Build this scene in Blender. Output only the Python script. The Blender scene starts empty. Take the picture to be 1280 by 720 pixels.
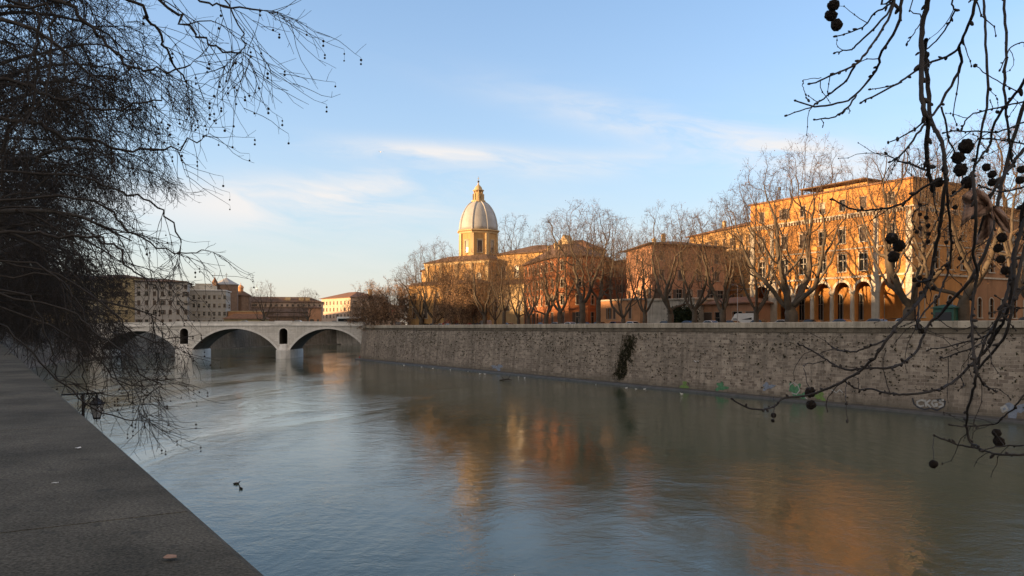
import bpy, bmesh, math, random
import numpy as np
from mathutils import Vector, Matrix, noise

R = math.radians
scn = bpy.context.scene
col = scn.collection

# ------------------------------------------------------------------ camera
EYE = 11.0                       # eye height above the water, metres
cam_d = bpy.data.cameras.new('camera')
cam = bpy.data.objects.new('camera', cam_d)
col.objects.link(cam)
cam.location = (0, 0, EYE)
cam.rotation_euler = (R(90), 0, 0)
cam_d.sensor_width = 36.0
cam_d.lens = 36.0 * 1000 / 1280
cam_d.shift_y = 50 / 1280
cam_d.clip_start = 0.05
cam_d.clip_end = 9000
scn.camera = cam

# ------------------------------------------------------------------ light
SUN_EL, SUN_AZ = 7.0, 256.0      # azimuth clockwise from +Y
scn.view_settings.view_transform = 'Standard'
scn.view_settings.look = 'None'
scn.view_settings.gamma = 1.0
scn.view_settings.exposure = 1.55
scn.view_settings.use_curve_mapping = False

world = bpy.data.worlds.new('World')
scn.world = world
world.use_nodes = True


def build_world():
    nt = world.node_tree
    nt.nodes.clear()
    N, L = nt.nodes.new, nt.links.new
    out = N('ShaderNodeOutputWorld')
    bg = N('ShaderNodeBackground')
    bg.inputs['Strength'].default_value = 0.15
    L(bg.outputs[0], out.inputs[0])
    sky = N('ShaderNodeTexSky')
    sky.sky_type = 'NISHITA'
    sky.sun_disc = False
    sky.sun_elevation = R(SUN_EL)
    sky.sun_rotation = R(SUN_AZ)
    sky.altitude = 60
    sky.air_density = 1.0
    sky.dust_density = 0.6
    sky.ozone_density = 3.5
    tc = N('ShaderNodeTexCoord')
    sep = N('ShaderNodeSeparateXYZ')
    L(tc.outputs['Generated'], sep.inputs[0])

    def math_(op, a, b=None, c=None):
        m = N('ShaderNodeMath')
        m.operation = op
        for i, v in enumerate((a, b, c)):
            if v is None:
                continue
            if isinstance(v, (int, float)):
                m.inputs[i].default_value = v
            else:
                L(v, m.inputs[i])
        return m.outputs[0]
    az = math_('ARCTAN2', sep.outputs[0], sep.outputs[1])       # 0 straight up the river
    hor = math_('SQRT', math_('ADD', math_('MULTIPLY', sep.outputs[0], sep.outputs[0]),
                              math_('MULTIPLY', sep.outputs[1], sep.outputs[1])))
    el = math_('ARCTAN2', sep.outputs[2], hor)
    # thin streaked cirrus: noise stretched along the horizon and slightly tilted
    comb = N('ShaderNodeCombineXYZ')
    L(math_('MULTIPLY', az, 2.6), comb.inputs[0])
    L(math_('MULTIPLY', math_('ADD', el, math_('MULTIPLY', az, 0.10)), 13.0), comb.inputs[1])
    warp = N('ShaderNodeTexNoise')
    warp.inputs['Scale'].default_value = 1.6
    warp.inputs['Detail'].default_value = 3
    L(comb.outputs[0], warp.inputs['Vector'])
    wadd = N('ShaderNodeVectorMath')
    wadd.operation = 'MULTIPLY_ADD'
    L(warp.outputs['Color'], wadd.inputs[0])
    wadd.inputs[1].default_value = (0.7, 0.9, 0.5)
    L(comb.outputs[0], wadd.inputs[2])
    nz = N('ShaderNodeTexNoise')
    nz.inputs['Scale'].default_value = 1.5
    nz.inputs['Detail'].default_value = 7
    nz.inputs['Roughness'].default_value = 0.58
    L(wadd.outputs[0], nz.inputs['Vector'])

    total = None
    # (azimuth, elevation, half width az, half height el, slope, weight) of the cloud streaks
    for a, e, wa, we, sl, wt in ((-0.10, 0.214, 0.13, 0.013, -0.03, 0.95), (-0.27, 0.150, 0.20, 0.028, 0.04, 1.0),
                                 (0.10, 0.200, 0.14, 0.014, 0.02, 0.5), (0.20, 0.242, 0.20, 0.022, -0.22, 0.6),
                                 (0.31, 0.205, 0.13, 0.022, -0.25, 0.95), (-0.16, 0.178, 0.10, 0.018, 0.15, 0.6),
                                 (0.0, 0.10, 0.7, 0.05, 0.0, 0.25), (1.4, 0.35, 0.6, 0.10, 0.1, 0.6),
                                 (-1.6, 0.3, 0.6, 0.08, 0.1, 0.5), (2.8, 0.4, 0.9, 0.12, 0.1, 0.5)):
        da = math_('SUBTRACT', az, a)
        de = math_('SUBTRACT', math_('SUBTRACT', el, e), math_('MULTIPLY', da, sl))
        q = math_('ADD', math_('POWER', math_('ABSOLUTE', math_('DIVIDE', da, wa)), 2.0),
                  math_('POWER', math_('ABSOLUTE', math_('DIVIDE', de, we)), 2.0))
        g = math_('MULTIPLY', math_('EXPONENT', math_('MULTIPLY', q, -1.0)), wt)
        total = g if total is None else math_('ADD', total, g)
    ramp = N('ShaderNodeMapRange')
    ramp.inputs['From Min'].default_value = 0.38
    ramp.inputs['From Max'].default_value = 0.58
    L(nz.outputs['Fac'], ramp.inputs['Value'])
    fac = math_('MINIMUM', math_('MULTIPLY', math_('MULTIPLY', ramp.outputs[0], total), 0.95), 0.9)
    # cloud light: a little brighter than the sky behind it and warm
    hs = N('ShaderNodeHueSaturation')
    hs.inputs['Saturation'].default_value = 0.90
    hs.inputs['Value'].default_value = 1.0
    L(sky.outputs[0], hs.inputs['Color'])
    mix = N('ShaderNodeMix')
    mix.data_type = 'RGBA'
    L(fac, mix.inputs['Factor'])
    # thin high veil that whitens the sky towards a peach-coloured horizon
    veil = N('ShaderNodeMix')
    veil.data_type = 'RGBA'
    elp = math_('MAXIMUM', el, 0.0)
    L(math_('MULTIPLY', math_('EXPONENT', math_('MULTIPLY', elp, -4.4)), 0.93), veil.inputs['Factor'])
    L(hs.outputs[0], veil.inputs[6])
    vc = N('ShaderNodeMix')
    vc.data_type = 'RGBA'
    L(math_('EXPONENT', math_('MULTIPLY', elp, -8.0)), vc.inputs['Factor'])
    vc.inputs[6].default_value = (1.52, 1.70, 1.86, 1)
    vc.inputs[7].default_value = (2.1, 1.75, 1.38, 1)
    L(vc.outputs[2], veil.inputs[7])
    # unseen warm cloud veil added overhead and behind the viewer to fill the shade
    ss = N('ShaderNodeMapRange')
    ss.interpolation_type = 'SMOOTHSTEP'
    ss.inputs['From Min'].default_value = 0.55
    ss.inputs['From Max'].default_value = -0.25
    L(sep.outputs[1], ss.inputs['Value'])
    fill_veil = N('ShaderNodeMix')
    fill_veil.data_type = 'RGBA'
    bn = N('ShaderNodeTexNoise')
    bn.inputs['Scale'].default_value = 2.2
    bn.inputs['Detail'].default_value = 6
    L(tc.outputs['Generated'], bn.inputs['Vector'])
    bm = N('ShaderNodeMapRange')
    bm.inputs['From Min'].default_value = 0.3
    bm.inputs['From Max'].default_value = 0.6
    bm.inputs['To Min'].default_value = 0.45
    bm.inputs['To Max'].default_value = 1.0
    L(bn.outputs['Fac'], bm.inputs['Value'])
    L(math_('MULTIPLY', math_('MULTIPLY', ss.outputs[0], bm.outputs[0]), 0.92), fill_veil.inputs['Factor'])
    L(veil.outputs[2], fill_veil.inputs[6])
    fill_veil.inputs[7].default_value = (2.2, 1.80, 1.42, 1)
    L(fill_veil.outputs[2], mix.inputs[6])
    mix.inputs[7].default_value = (2.15, 2.06, 2.0, 1)
    L(mix.outputs[2], bg.inputs['Color'])


build_world()
sd = Vector((math.sin(R(SUN_AZ)) * math.cos(R(SUN_EL)), math.cos(R(SUN_AZ)) * math.cos(R(SUN_EL)), math.sin(R(SUN_EL))))
sun_d = bpy.data.lights.new('sun', 'SUN')
sun_d.energy = 4.2
sun_d.angle = R(0.5)
sun_d.color = (1.0, 0.63, 0.31)
sun = bpy.data.objects.new('sun', sun_d)
col.objects.link(sun)
sun.rotation_euler = sd.to_track_quat('Z', 'Y').to_euler()
sun.location = (-60, -40, 80)


# ------------------------------------------------------------------ helpers
def X(px, Y):                    # lateral distance of a photo column at a given distance
    return (px - 640) / 1000 * Y


def Z(py, Y):                    # height of a photo row at a given distance
    return EYE + (410 - py) / 1000 * Y


def tag(o, label=None, cat=None, group=None, kind=None):
    if label: o['label'] = label
    if cat: o['category'] = cat
    if group: o['group'] = group
    if kind: o['kind'] = kind
    return o


def empty(name, loc=(0, 0, 0), rz=0, parent=None):
    o = bpy.data.objects.new(name, None)
    col.objects.link(o)
    o.location = loc
    o.rotation_euler = (0, 0, rz)
    o.parent = parent
    o.empty_display_size = 0.2
    return o


def copy_tree(o, parent=None):
    c = o.copy()
    col.objects.link(c)
    c.parent = parent
    for ch in list(o.children):
        copy_tree(ch, c)
    return c


class MB:
    """collects quads/polygons and builds ONE mesh object"""

    def __init__(s):
        s.v, s.f, s.m, s.uv = [], [], [], {}

    def poly(s, pts, mi=0, uv=None):
        b = len(s.v)
        s.v += [tuple(p) for p in pts]
        s.f.append(tuple(range(b, b + len(pts))))
        s.m.append(mi)
        if uv: s.uv[len(s.f) - 1] = uv

    def box(s, x0, x1, y0, y1, z0, z1, mi=0):
        b = len(s.v)
        s.v += [(x0, y0, z0), (x1, y0, z0), (x1, y1, z0), (x0, y1, z0), (x0, y0, z1), (x1, y0, z1), (x1, y1, z1), (x0, y1, z1)]
        for q in ((3, 2, 1, 0), (4, 5, 6, 7), (0, 1, 5, 4), (1, 2, 6, 5), (2, 3, 7, 6), (3, 0, 4, 7)):
            s.f.append(tuple(b + i for i in q)); s.m.append(mi)

    def prism(s, pts, z0, z1, mi=0, k=1.0, c=None):
        """vertical prism over a plan polygon; top scaled by k about c"""
        n = len(pts); b = len(s.v)
        if c is None: c = (sum(p[0] for p in pts) / n, sum(p[1] for p in pts) / n)
        s.v += [(p[0], p[1], z0) for p in pts]
        s.v += [(c[0] + (p[0] - c[0]) * k, c[1] + (p[1] - c[1]) * k, z1) for p in pts]
        for i in range(n):
            j = (i + 1) % n
            s.f.append((b + i, b + j, b + n + j, b + n + i)); s.m.append(mi)
        s.f.append(tuple(b + n + i for i in range(n))); s.m.append(mi)
        s.f.append(tuple(b + n - 1 - i for i in range(n))); s.m.append(mi)

    def lathe(s, prof, n=16, c=(0, 0, 0), mi=0, a0=0.0):
        b = len(s.v)
        for r, z in prof:
            for i in range(n):
                a = a0 + 2 * math.pi * i / n
                s.v.append((c[0] + r * math.cos(a), c[1] + r * math.sin(a), c[2] + z))
        for k in range(len(prof) - 1):
            for i in range(n):
                j = (i + 1) % n
                s.f.append((b + k * n + i, b + k * n + j, b + (k + 1) * n + j, b + (k + 1) * n + i)); s.m.append(mi)
        s.f.append(tuple(b + n - 1 - i for i in range(n))); s.m.append(mi)
        t = b + (len(prof) - 1) * n
        s.f.append(tuple(t + i for i in range(n))); s.m.append(mi)

    def tube(s, pts, r, n=6, mi=0):
        pts = [Vector(p) for p in pts]
        rs = r if isinstance(r, (list, tuple)) else [r] * len(pts)
        b = len(s.v)
        for i, p in enumerate(pts):
            t = (pts[min(i + 1, len(pts) - 1)] - pts[max(i - 1, 0)]).normalized()
            ref = Vector((0, 0, 1)) if abs(t.z) < 0.9 else Vector((1, 0, 0))
            u = t.cross(ref).normalized(); w = t.cross(u)
            for k in range(n):
                a = 2 * math.pi * k / n
                s.v.append(tuple(p + (u * math.cos(a) + w * math.sin(a)) * rs[i]))
        for i in range(len(pts) - 1):
            for k in range(n):
                j = (k + 1) % n
                s.f.append((b + i * n + k, b + i * n + j, b + (i + 1) * n + j, b + (i + 1) * n + k)); s.m.append(mi)
        s.f.append(tuple(b + n - 1 - k for k in range(n))); s.m.append(mi)
        t0 = b + (len(pts) - 1) * n
        s.f.append(tuple(t0 + k for k in range(n))); s.m.append(mi)

    def ell(s, c, r, n=10, m=7, mi=0, rot=None):
        b = len(s.v)
        c = Vector(c)
        for i in range(m + 1):
            th = math.pi * i / m
            for k in range(n):
                a = 2 * math.pi * k / n
                p = Vector((r[0] * math.sin(th) * math.cos(a), r[1] * math.sin(th) * math.sin(a), r[2] * math.cos(th)))
                if rot: p = rot @ p
                s.v.append(tuple(c + p))
        for i in range(m):
            for k in range(n):
                j = (k + 1) % n
                s.f.append((b + i * n + k, b + (i + 1) * n + k, b + (i + 1) * n + j, b + i * n + j)); s.m.append(mi)

    def mesh(s, name, mats, smooth=False):
        me = bpy.data.meshes.new(name)
        me.from_pydata(s.v, [], s.f)
        for m in (mats if isinstance(mats, (list, tuple)) else [mats]):
            me.materials.append(m)
        me.polygons.foreach_set('material_index', s.m)
        if s.uv:
            l = me.uv_layers.new(name='UVMap')
            for fi, uv in s.uv.items():
                p = me.polygons[fi]
                for k, li in enumerate(p.loop_indices):
                    l.data[li].uv = uv[k]
        if smooth:
            me.polygons.foreach_set('use_smooth', [True] * len(me.polygons))
        me.update()
        return me

    def build(s, name, mats, parent=None, loc=None, smooth=False):
        o = bpy.data.objects.new(name, s.mesh(name, mats, smooth))
        col.objects.link(o)
        o.parent = parent
        if loc is not None: o.location = loc
        return o


def place_mesh(name, me, parent=None, loc=(0, 0, 0), rz=0.0):
    o = bpy.data.objects.new(name, me)
    col.objects.link(o)
    o.parent = parent
    o.location = loc
    o.rotation_euler = (0, 0, rz)
    return o


# ------------------------------------------------------------------ materials
def mat(name, base, rough=0.85, var=0.25, scale=0.5, var2=None, bump=0.0, bscale=20.0, streak=0.0, spec=0.3, dirt=None):
    """Principled with noise colour variation (object space), optional rain streaks and bump"""
    m = bpy.data.materials.new(name)
    m.use_nodes = True
    nt = m.node_tree; N, L = nt.nodes.new, nt.links.new
    b = nt.nodes['Principled BSDF']
    b.inputs['Roughness'].default_value = rough
    b.inputs['Specular IOR Level'].default_value = spec
    tc = N('ShaderNodeTexCoord')
    nz = N('ShaderNodeTexNoise')
    nz.inputs['Scale'].default_value = scale
    nz.inputs['Detail'].default_value = 6
    nz.inputs['Roughness'].default_value = 0.62
    L(tc.outputs['Object'], nz.inputs['Vector'])
    cr = N('ShaderNodeValToRGB')
    cr.color_ramp.elements[0].position = 0.3
    cr.color_ramp.elements[1].position = 0.7
    lo = var2 or tuple(c * (1 - var) for c in base)
    hi = tuple(min(1, c * (1 + var * 0.6)) for c in base)
    cr.color_ramp.elements[0].color = (*lo, 1)
    cr.color_ramp.elements[1].color = (*hi, 1)
    L(nz.outputs['Fac'], cr.inputs[0])
    colr = cr.outputs[0]
    if streak > 0:
        mp = N('ShaderNodeMapping')
        mp.inputs['Scale'].default_value = (1.6, 1.6, 0.10)
        L(tc.outputs['Object'], mp.inputs[0])
        n2 = N('ShaderNodeTexNoise'); n2.inputs['Scale'].default_value = 1.2; n2.inputs['Detail'].default_value = 5
        L(mp.outputs[0], n2.inputs['Vector'])
        mr = N('ShaderNodeMapRange')
        mr.inputs['From Min'].default_value = 0.5; mr.inputs['From Max'].default_value = 0.75
        mr.inputs['To Max'].default_value = streak
        L(n2.outputs['Fac'], mr.inputs['Value'])
        mx = N('ShaderNodeMix'); mx.data_type = 'RGBA'
        L(mr.outputs[0], mx.inputs['Factor'])
        L(colr, mx.inputs[6])
        d = dirt or tuple(c * 0.35 for c in base)
        mx.inputs[7].default_value = (*d, 1)
        colr = mx.outputs[2]
    L(colr, b.inputs['Base Color'])
    if bump > 0:
        nb = N('ShaderNodeTexNoise'); nb.inputs['Scale'].default_value = bscale; nb.inputs['Detail'].default_value = 5
        L(tc.outputs['Object'], nb.inputs['Vector'])
        bp = N('ShaderNodeBump'); bp.inputs['Strength'].default_value = bump; bp.inputs['Distance'].default_value = 0.02
        L(nb.outputs['Fac'], bp.inputs['Height'])
        L(bp.outputs[0], b.inputs['Normal'])
    return m


def mat_blocks(name, c1, c2, mortar, bw=0.75, bh=0.34, lowdark=None, speck=0.5):
    """courses of squared stone in UV metres, mottled, pitted and streaked"""
    m = bpy.data.materials.new(name)
    m.use_nodes = True
    nt = m.node_tree; N, L = nt.nodes.new, nt.links.new
    b = nt.nodes['Principled BSDF']
    b.inputs['Roughness'].default_value = 0.9
    b.inputs['Specular IOR Level'].default_value = 0.2
    uv = N('ShaderNodeUVMap')
    # wobble so that courses are not ruler straight
    wz = N('ShaderNodeTexNoise'); wz.inputs['Scale'].default_value = 0.9; wz.inputs['Detail'].default_value = 2
    L(uv.outputs[0], wz.inputs['Vector'])
    wv = N('ShaderNodeVectorMath'); wv.operation = 'MULTIPLY_ADD'
    L(wz.outputs['Color'], wv.inputs[0]); wv.inputs[1].default_value = (0.10, 0.10, 0); L(uv.outputs[0], wv.inputs[2])
    br = N('ShaderNodeTexBrick')
    br.inputs['Scale'].default_value = 1.0
    br.inputs['Brick Width'].default_value = bw
    br.inputs['Row Height'].default_value = bh
    br.inputs['Mortar Size'].default_value = 0.028
    br.inputs['Mortar Smooth'].default_value = 0.5
    br.inputs['Bias'].default_value = 0.0
    br.offset = 0.47
    br.inputs['Color1'].default_value = (*c1, 1)
    br.inputs['Color2'].default_value = (*c2, 1)
    br.inputs['Mortar'].default_value = (*mortar, 1)
    L(wv.outputs[0], br.inputs['Vector'])
    colr = br.outputs['Color']

    def darken(prev, vec_scale, nscale, lo, hi, amt, dark, typ='noise', detail=5):
        mp = N('ShaderNodeMapping'); mp.inputs['Scale'].default_value = vec_scale
        L(uv.outputs[0], mp.inputs[0])
        t = N('ShaderNodeTexNoise'); t.inputs['Detail'].default_value = detail; t.inputs['Roughness'].default_value = 0.65
        t.inputs['Scale'].default_value = nscale
        L(mp.outputs[0], t.inputs['Vector'])
        mr = N('ShaderNodeMapRange')
        mr.inputs['From Min'].default_value = lo; mr.inputs['From Max'].default_value = hi; mr.inputs['To Max'].default_value = amt
        L(t.outputs['Fac'], mr.inputs['Value'])
        mx = N('ShaderNodeMix'); mx.data_type = 'RGBA'
        L(mr.outputs[0], mx.inputs['Factor']); L(prev, mx.inputs[6]); mx.inputs[7].default_value = (*dark, 1)
        return mx.outputs[2]
    colr = darken(colr, (1, 1, 1), 0.10, 0.44, 0.64, 0.68, tuple(c * 0.5 for c in c1))          # big weathered zones
    colr = darken(colr, (1.0, 0.10, 1), 0.8, 0.46, 0.66, 0.78, tuple(c * 0.36 for c in c1))      # water streaks
    colr = darken(colr, (1, 1, 1), 1.6, 0.52, 0.78, 0.35, tuple(min(1, c * 1.45) for c in c1))   # pale patches
    colr = darken(colr, (1, 1, 1), 2.8, 0.60, 0.66, speck, (0.035, 0.03, 0.024), detail=3)       # pits and moss
    if lowdark:
        sp = N('ShaderNodeSeparateXYZ'); L(uv.outputs[0], sp.inputs[0])
        mr = N('ShaderNodeMapRange')
        mr.inputs['From Min'].default_value = lowdark[0]; mr.inputs['From Max'].default_value = lowdark[1]
        mr.inputs['To Min'].default_value = 0.55; mr.inputs['To Max'].default_value = 0
        L(sp.outputs[1], mr.inputs['Value'])
        mx = N('ShaderNodeMix'); mx.data_type = 'RGBA'
        L(mr.outputs[0], mx.inputs['Factor']); L(colr, mx.inputs[6]); mx.inputs[7].default_value = (*lowdark[2], 1)
        colr = mx.outputs[2]
    L(colr, b.inputs['Base Color'])
    bp = N('ShaderNodeBump'); bp.inputs['Strength'].default_value = 0.6; bp.inputs['Distance'].default_value = 0.03
    L(br.outputs['Fac'], bp.inputs['Height']); bp.invert = True
    L(bp.outputs[0], b.inputs['Normal'])
    return m


def mat_plain(name, base, rough=0.5, metallic=0.0, spec=0.5, emit=None):
    m = bpy.data.materials.new(name)
    m.use_nodes = True
    nt = m.node_tree; N, L = nt.nodes.new, nt.links.new
    b = nt.nodes['Principled BSDF']
    tc = N('ShaderNodeTexCoord'); nz = N('ShaderNodeTexNoise'); nz.inputs['Scale'].default_value = 3.0
    L(tc.outputs['Object'], nz.inputs['Vector'])
    mx = N('ShaderNodeMix'); mx.data_type = 'RGBA'
    mx.inputs[6].default_value = (*[c * 0.85 for c in base], 1); mx.inputs[7].default_value = (*[min(1, c * 1.1) for c in base], 1)
    L(nz.outputs['Fac'], mx.inputs['Factor']); L(mx.outputs[2], b.inputs['Base Color'])
    b.inputs['Roughness'].default_value = rough
    b.inputs['Metallic'].default_value = metallic
    b.inputs['Specular IOR Level'].default_value = spec
    if emit:
        b.inputs['Emission Color'].default_value = (*emit, 1)
        b.inputs['Emission Strength'].default_value = 1.5
    return m


M = {}
M['orange'] = mat('orange_stucco', (0.53, 0.25, 0.075), var=0.24, scale=0.35, streak=0.35, dirt=(0.30, 0.12, 0.05))
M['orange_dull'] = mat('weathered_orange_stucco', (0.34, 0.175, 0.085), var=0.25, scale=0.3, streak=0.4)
M['yellow'] = mat('ochre_stucco', (0.48, 0.285, 0.115), var=0.18, scale=0.3, streak=0.3)
M['rust'] = mat('rust_red_stucco', (0.37, 0.14, 0.058), var=0.25, scale=0.3, streak=0.35)
M['rust_dark'] = mat('dark_red_stucco', (0.27, 0.11, 0.06), var=0.25, scale=0.3, streak=0.3)
M['pink'] = mat('salmon_stucco', (0.50, 0.26, 0.15), var=0.2, scale=0.3, streak=0.4)
M['peach'] = mat('peach_stucco', (0.58, 0.29, 0.14), var=0.22, scale=0.5, streak=0.3)
M['cream'] = mat('cream_stucco', (0.54, 0.39, 0.21), var=0.2, scale=0.3, streak=0.35)
M['pale'] = mat('pale_pink_stucco', (0.55, 0.40, 0.30), var=0.15, scale=0.2, streak=0.25)
M['grey'] = mat('grey_stucco', (0.40, 0.37, 0.335), var=0.2, scale=0.2, streak=0.3)
M['ochre_grey'] = mat('faded_ochre_stucco', (0.42, 0.33, 0.19), var=0.25, scale=0.2, streak=0.35)
M['brick'] = mat('old_brick', (0.22, 0.14, 0.095), var=0.3, scale=0.8)
M['travertine'] = mat('travertine', (0.50, 0.44, 0.35), var=0.22, scale=0.8, streak=0.35, bump=0.2)


def courses(m, bw, bh, amt):
    """joints of squared stone over an existing material, in object x/z metres"""
    nt = m.node_tree; N, L = nt.nodes.new, nt.links.new
    b = nt.nodes['Principled BSDF']
    src = b.inputs['Base Color'].links[0].from_socket
    tc = N('ShaderNodeTexCoord'); sp = N('ShaderNodeSeparateXYZ'); L(tc.outputs['Object'], sp.inputs[0])
    cb = N('ShaderNodeCombineXYZ'); L(sp.outputs[0], cb.inputs[0]); L(sp.outputs[2], cb.inputs[1])
    br = N('ShaderNodeTexBrick'); br.inputs['Scale'].default_value = 1.0; br.inputs['Brick Width'].default_value = bw; br.inputs['Row Height'].default_value = bh
    br.inputs['Mortar Size'].default_value = 0.03; br.inputs['Color1'].default_value = (1, 1, 1, 1); br.inputs['Color2'].default_value = (.78, .76, .73, 1); br.inputs['Mortar'].default_value = (.5, .48, .45, 1)
    L(cb.outputs[0], br.inputs['Vector'])
    mx = N('ShaderNodeMix'); mx.data_type = 'RGBA'; mx.blend_type = 'MULTIPLY'; mx.inputs['Factor'].default_value = amt
    L(src, mx.inputs[6]); L(br.outputs['Color'], mx.inputs[7]); L(mx.outputs[2], b.inputs['Base Color'])
    return m


M['bridge'] = mat('bridge_travertine', (0.80, 0.775, 0.73), var=0.22, scale=0.22, streak=0.35, dirt=(0.22, 0.2, 0.17))
M['bridge_trim'] = mat('bridge_trim_stone', (0.80, 0.78, 0.74), var=0.18, scale=0.5)
courses(M['bridge'], 1.6, 0.62, 0.7)
M['dirty_white'] = mat('stained_white_render', (0.55, 0.50, 0.42), var=0.4, scale=0.5, streak=0.6)
M['tile'] = mat('terracotta_roof_tiles', (0.22, 0.115, 0.065), var=0.35, scale=0.9)
M['tile_dark'] = mat('old_brown_roof_tiles', (0.15, 0.09, 0.055), var=0.35, scale=0.9)
M['lead'] = mat('lead_dome_sheet', (0.38, 0.37, 0.36), rough=0.55, var=0.22, scale=0.35, streak=0.35, dirt=(0.25, 0.21, 0.17))
M['glass'] = mat_plain('dark_window_glass', (0.018, 0.02, 0.022), rough=0.12, spec=0.35)
M['muntin'] = mat_plain('painted_window_bars', (0.42, 0.38, 0.32), rough=0.6)
M['shutter'] = mat_plain('brown_shutters', (0.085, 0.06, 0.045), rough=0.7)
M['blind'] = mat_plain('pale_blinds', (0.38, 0.33, 0.26), rough=0.8)
M['iron'] = mat_plain('dark_iron', (0.02, 0.02, 0.022), rough=0.5)
M['asphalt'] = mat('asphalt', (0.05, 0.05, 0.052), var=0.25, scale=1.0)
M['pave'] = mat('sidewalk_paving', (0.13, 0.125, 0.118), var=0.25, scale=1.5)
M['kerb'] = mat('kerb_stone', (0.3, 0.29, 0.27), var=0.2, scale=2.0)
M['paint'] = mat_plain('white_road_paint', (0.7, 0.7, 0.68), rough=0.7)
M['ground_r'] = mat('city_ground', (0.12, 0.11, 0.10), var=0.3, scale=0.1)
M['hill'] = mat('wooded_hill', (0.045, 0.05, 0.025), var=0.5, scale=0.06, bump=0.5, bscale=0.3)
M['quay'] = mat('wet_quay_stone', (0.085, 0.08, 0.072), rough=0.5, var=0.3, scale=0.8, streak=0.3)
M['weed'] = mat('wall_weed_leaves', (0.035, 0.035, 0.016), var=0.5, scale=1.0)
M['hedge'] = mat('evergreen_leaves', (0.022, 0.035, 0.012), var=0.5, scale=1.5)
M['bark'] = mat('plane_bark', (0.17, 0.135, 0.095), var=0.4, scale=1.2, var2=(0.085, 0.07, 0.05))
M['bark_pale'] = mat('pale_plane_bark', (0.10, 0.078, 0.056), var=0.5, scale=0.9, var2=(0.055, 0.045, 0.034))
M['twig'] = mat('brown_twigs', (0.10, 0.068, 0.046), var=0.3, scale=1.0)
M['bushleaf'] = mat('dead_oak_leaves', (0.40, 0.245, 0.14), var=0.4, scale=0.6)
M['dryleaf'] = mat('dry_brown_leaves', (0.20, 0.105, 0.048), var=0.4, scale=0.7)
M['bark_near'] = mat('near_bark', (0.055, 0.048, 0.042), var=0.4, scale=9.0, bump=0.6, bscale=60)
M['twig_near'] = mat('near_twigs', (0.040, 0.034, 0.030), var=0.35, scale=12.0)
M['ball'] = mat('seed_ball_fuzz', (0.050, 0.034, 0.024), var=0.5, scale=300.0, bump=1.0, bscale=500)
M['leaf_near'] = mat('near_dry_leaf', (0.36, 0.225, 0.16), var=0.35, scale=40.0)


def mat_parapet():
    m = bpy.data.materials.new('parapet_stone')
    m.use_nodes = True
    nt = m.node_tree; N, L = nt.nodes.new, nt.links.new
    b = nt.nodes['Principled BSDF']
    b.inputs['Roughness'].default_value = 0.95
    b.inputs['Specular IOR Level'].default_value = 0.15
    tc = N('ShaderNodeTexCoord')
    n1 = N('ShaderNodeTexNoise'); n1.inputs['Scale'].default_value = 120; n1.inputs['Detail'].default_value = 4; n1.inputs['Roughness'].default_value = 0.7
    n2 = N('ShaderNodeTexNoise'); n2.inputs['Scale'].default_value = 1.5; n2.inputs['Detail'].default_value = 6; n2.inputs['Roughness'].default_value = 0.65
    n3 = N('ShaderNodeTexNoise'); n3.inputs['Scale'].default_value = 14; n3.inputs['Detail'].default_value = 5
    for n in (n1, n2, n3): L(tc.outputs['Object'], n.inputs['Vector'])
    c1 = N('ShaderNodeValToRGB')
    c1.color_ramp.elements[0].position = 0.36; c1.color_ramp.elements[0].color = (0.052, 0.048, 0.040, 1)
    c1.color_ramp.elements[1].position = 0.68; c1.color_ramp.elements[1].color = (0.185, 0.170, 0.143, 1)
    L(n1.outputs['Fac'], c1.inputs[0])
    mx = N('ShaderNodeMix'); mx.data_type = 'RGBA'; mx.blend_type = 'MULTIPLY'; mx.inputs['Factor'].default_value = 1.0
    c2 = N('ShaderNodeValToRGB')
    c2.color_ramp.elements[0].position = 0.3; c2.color_ramp.elements[0].color = (0.42, 0.43, 0.40, 1)
    c2.color_ramp.elements[1].position = 0.7; c2.color_ramp.elements[1].color = (1.25, 1.22, 1.14, 1)
    L(n2.outputs['Fac'], c2.inputs[0]); L(c1.outputs[0], mx.inputs[6]); L(c2.outputs[0], mx.inputs[7])
    m3 = N('ShaderNodeMapRange'); m3.inputs['From Min'].default_value = 0.60; m3.inputs['From Max'].default_value = 0.70; m3.inputs['To Max'].default_value = 0.6
    L(n3.outputs['Fac'], m3.inputs['Value'])
    mz = N('ShaderNodeMix'); mz.data_type = 'RGBA'
    L(m3.outputs[0], mz.inputs['Factor']); L(mx.outputs[2], mz.inputs[6]); mz.inputs[7].default_value = (0.04, 0.04, 0.036, 1)
    L(mz.outputs[2], b.inputs['Base Color'])
    bp = N('ShaderNodeBump'); bp.inputs['Strength'].default_value = 0.5; bp.inputs['Distance'].default_value = 0.002
    L(n1.outputs['Fac'], bp.inputs['Height']); L(bp.outputs[0], b.inputs['Normal'])
    return m


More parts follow.
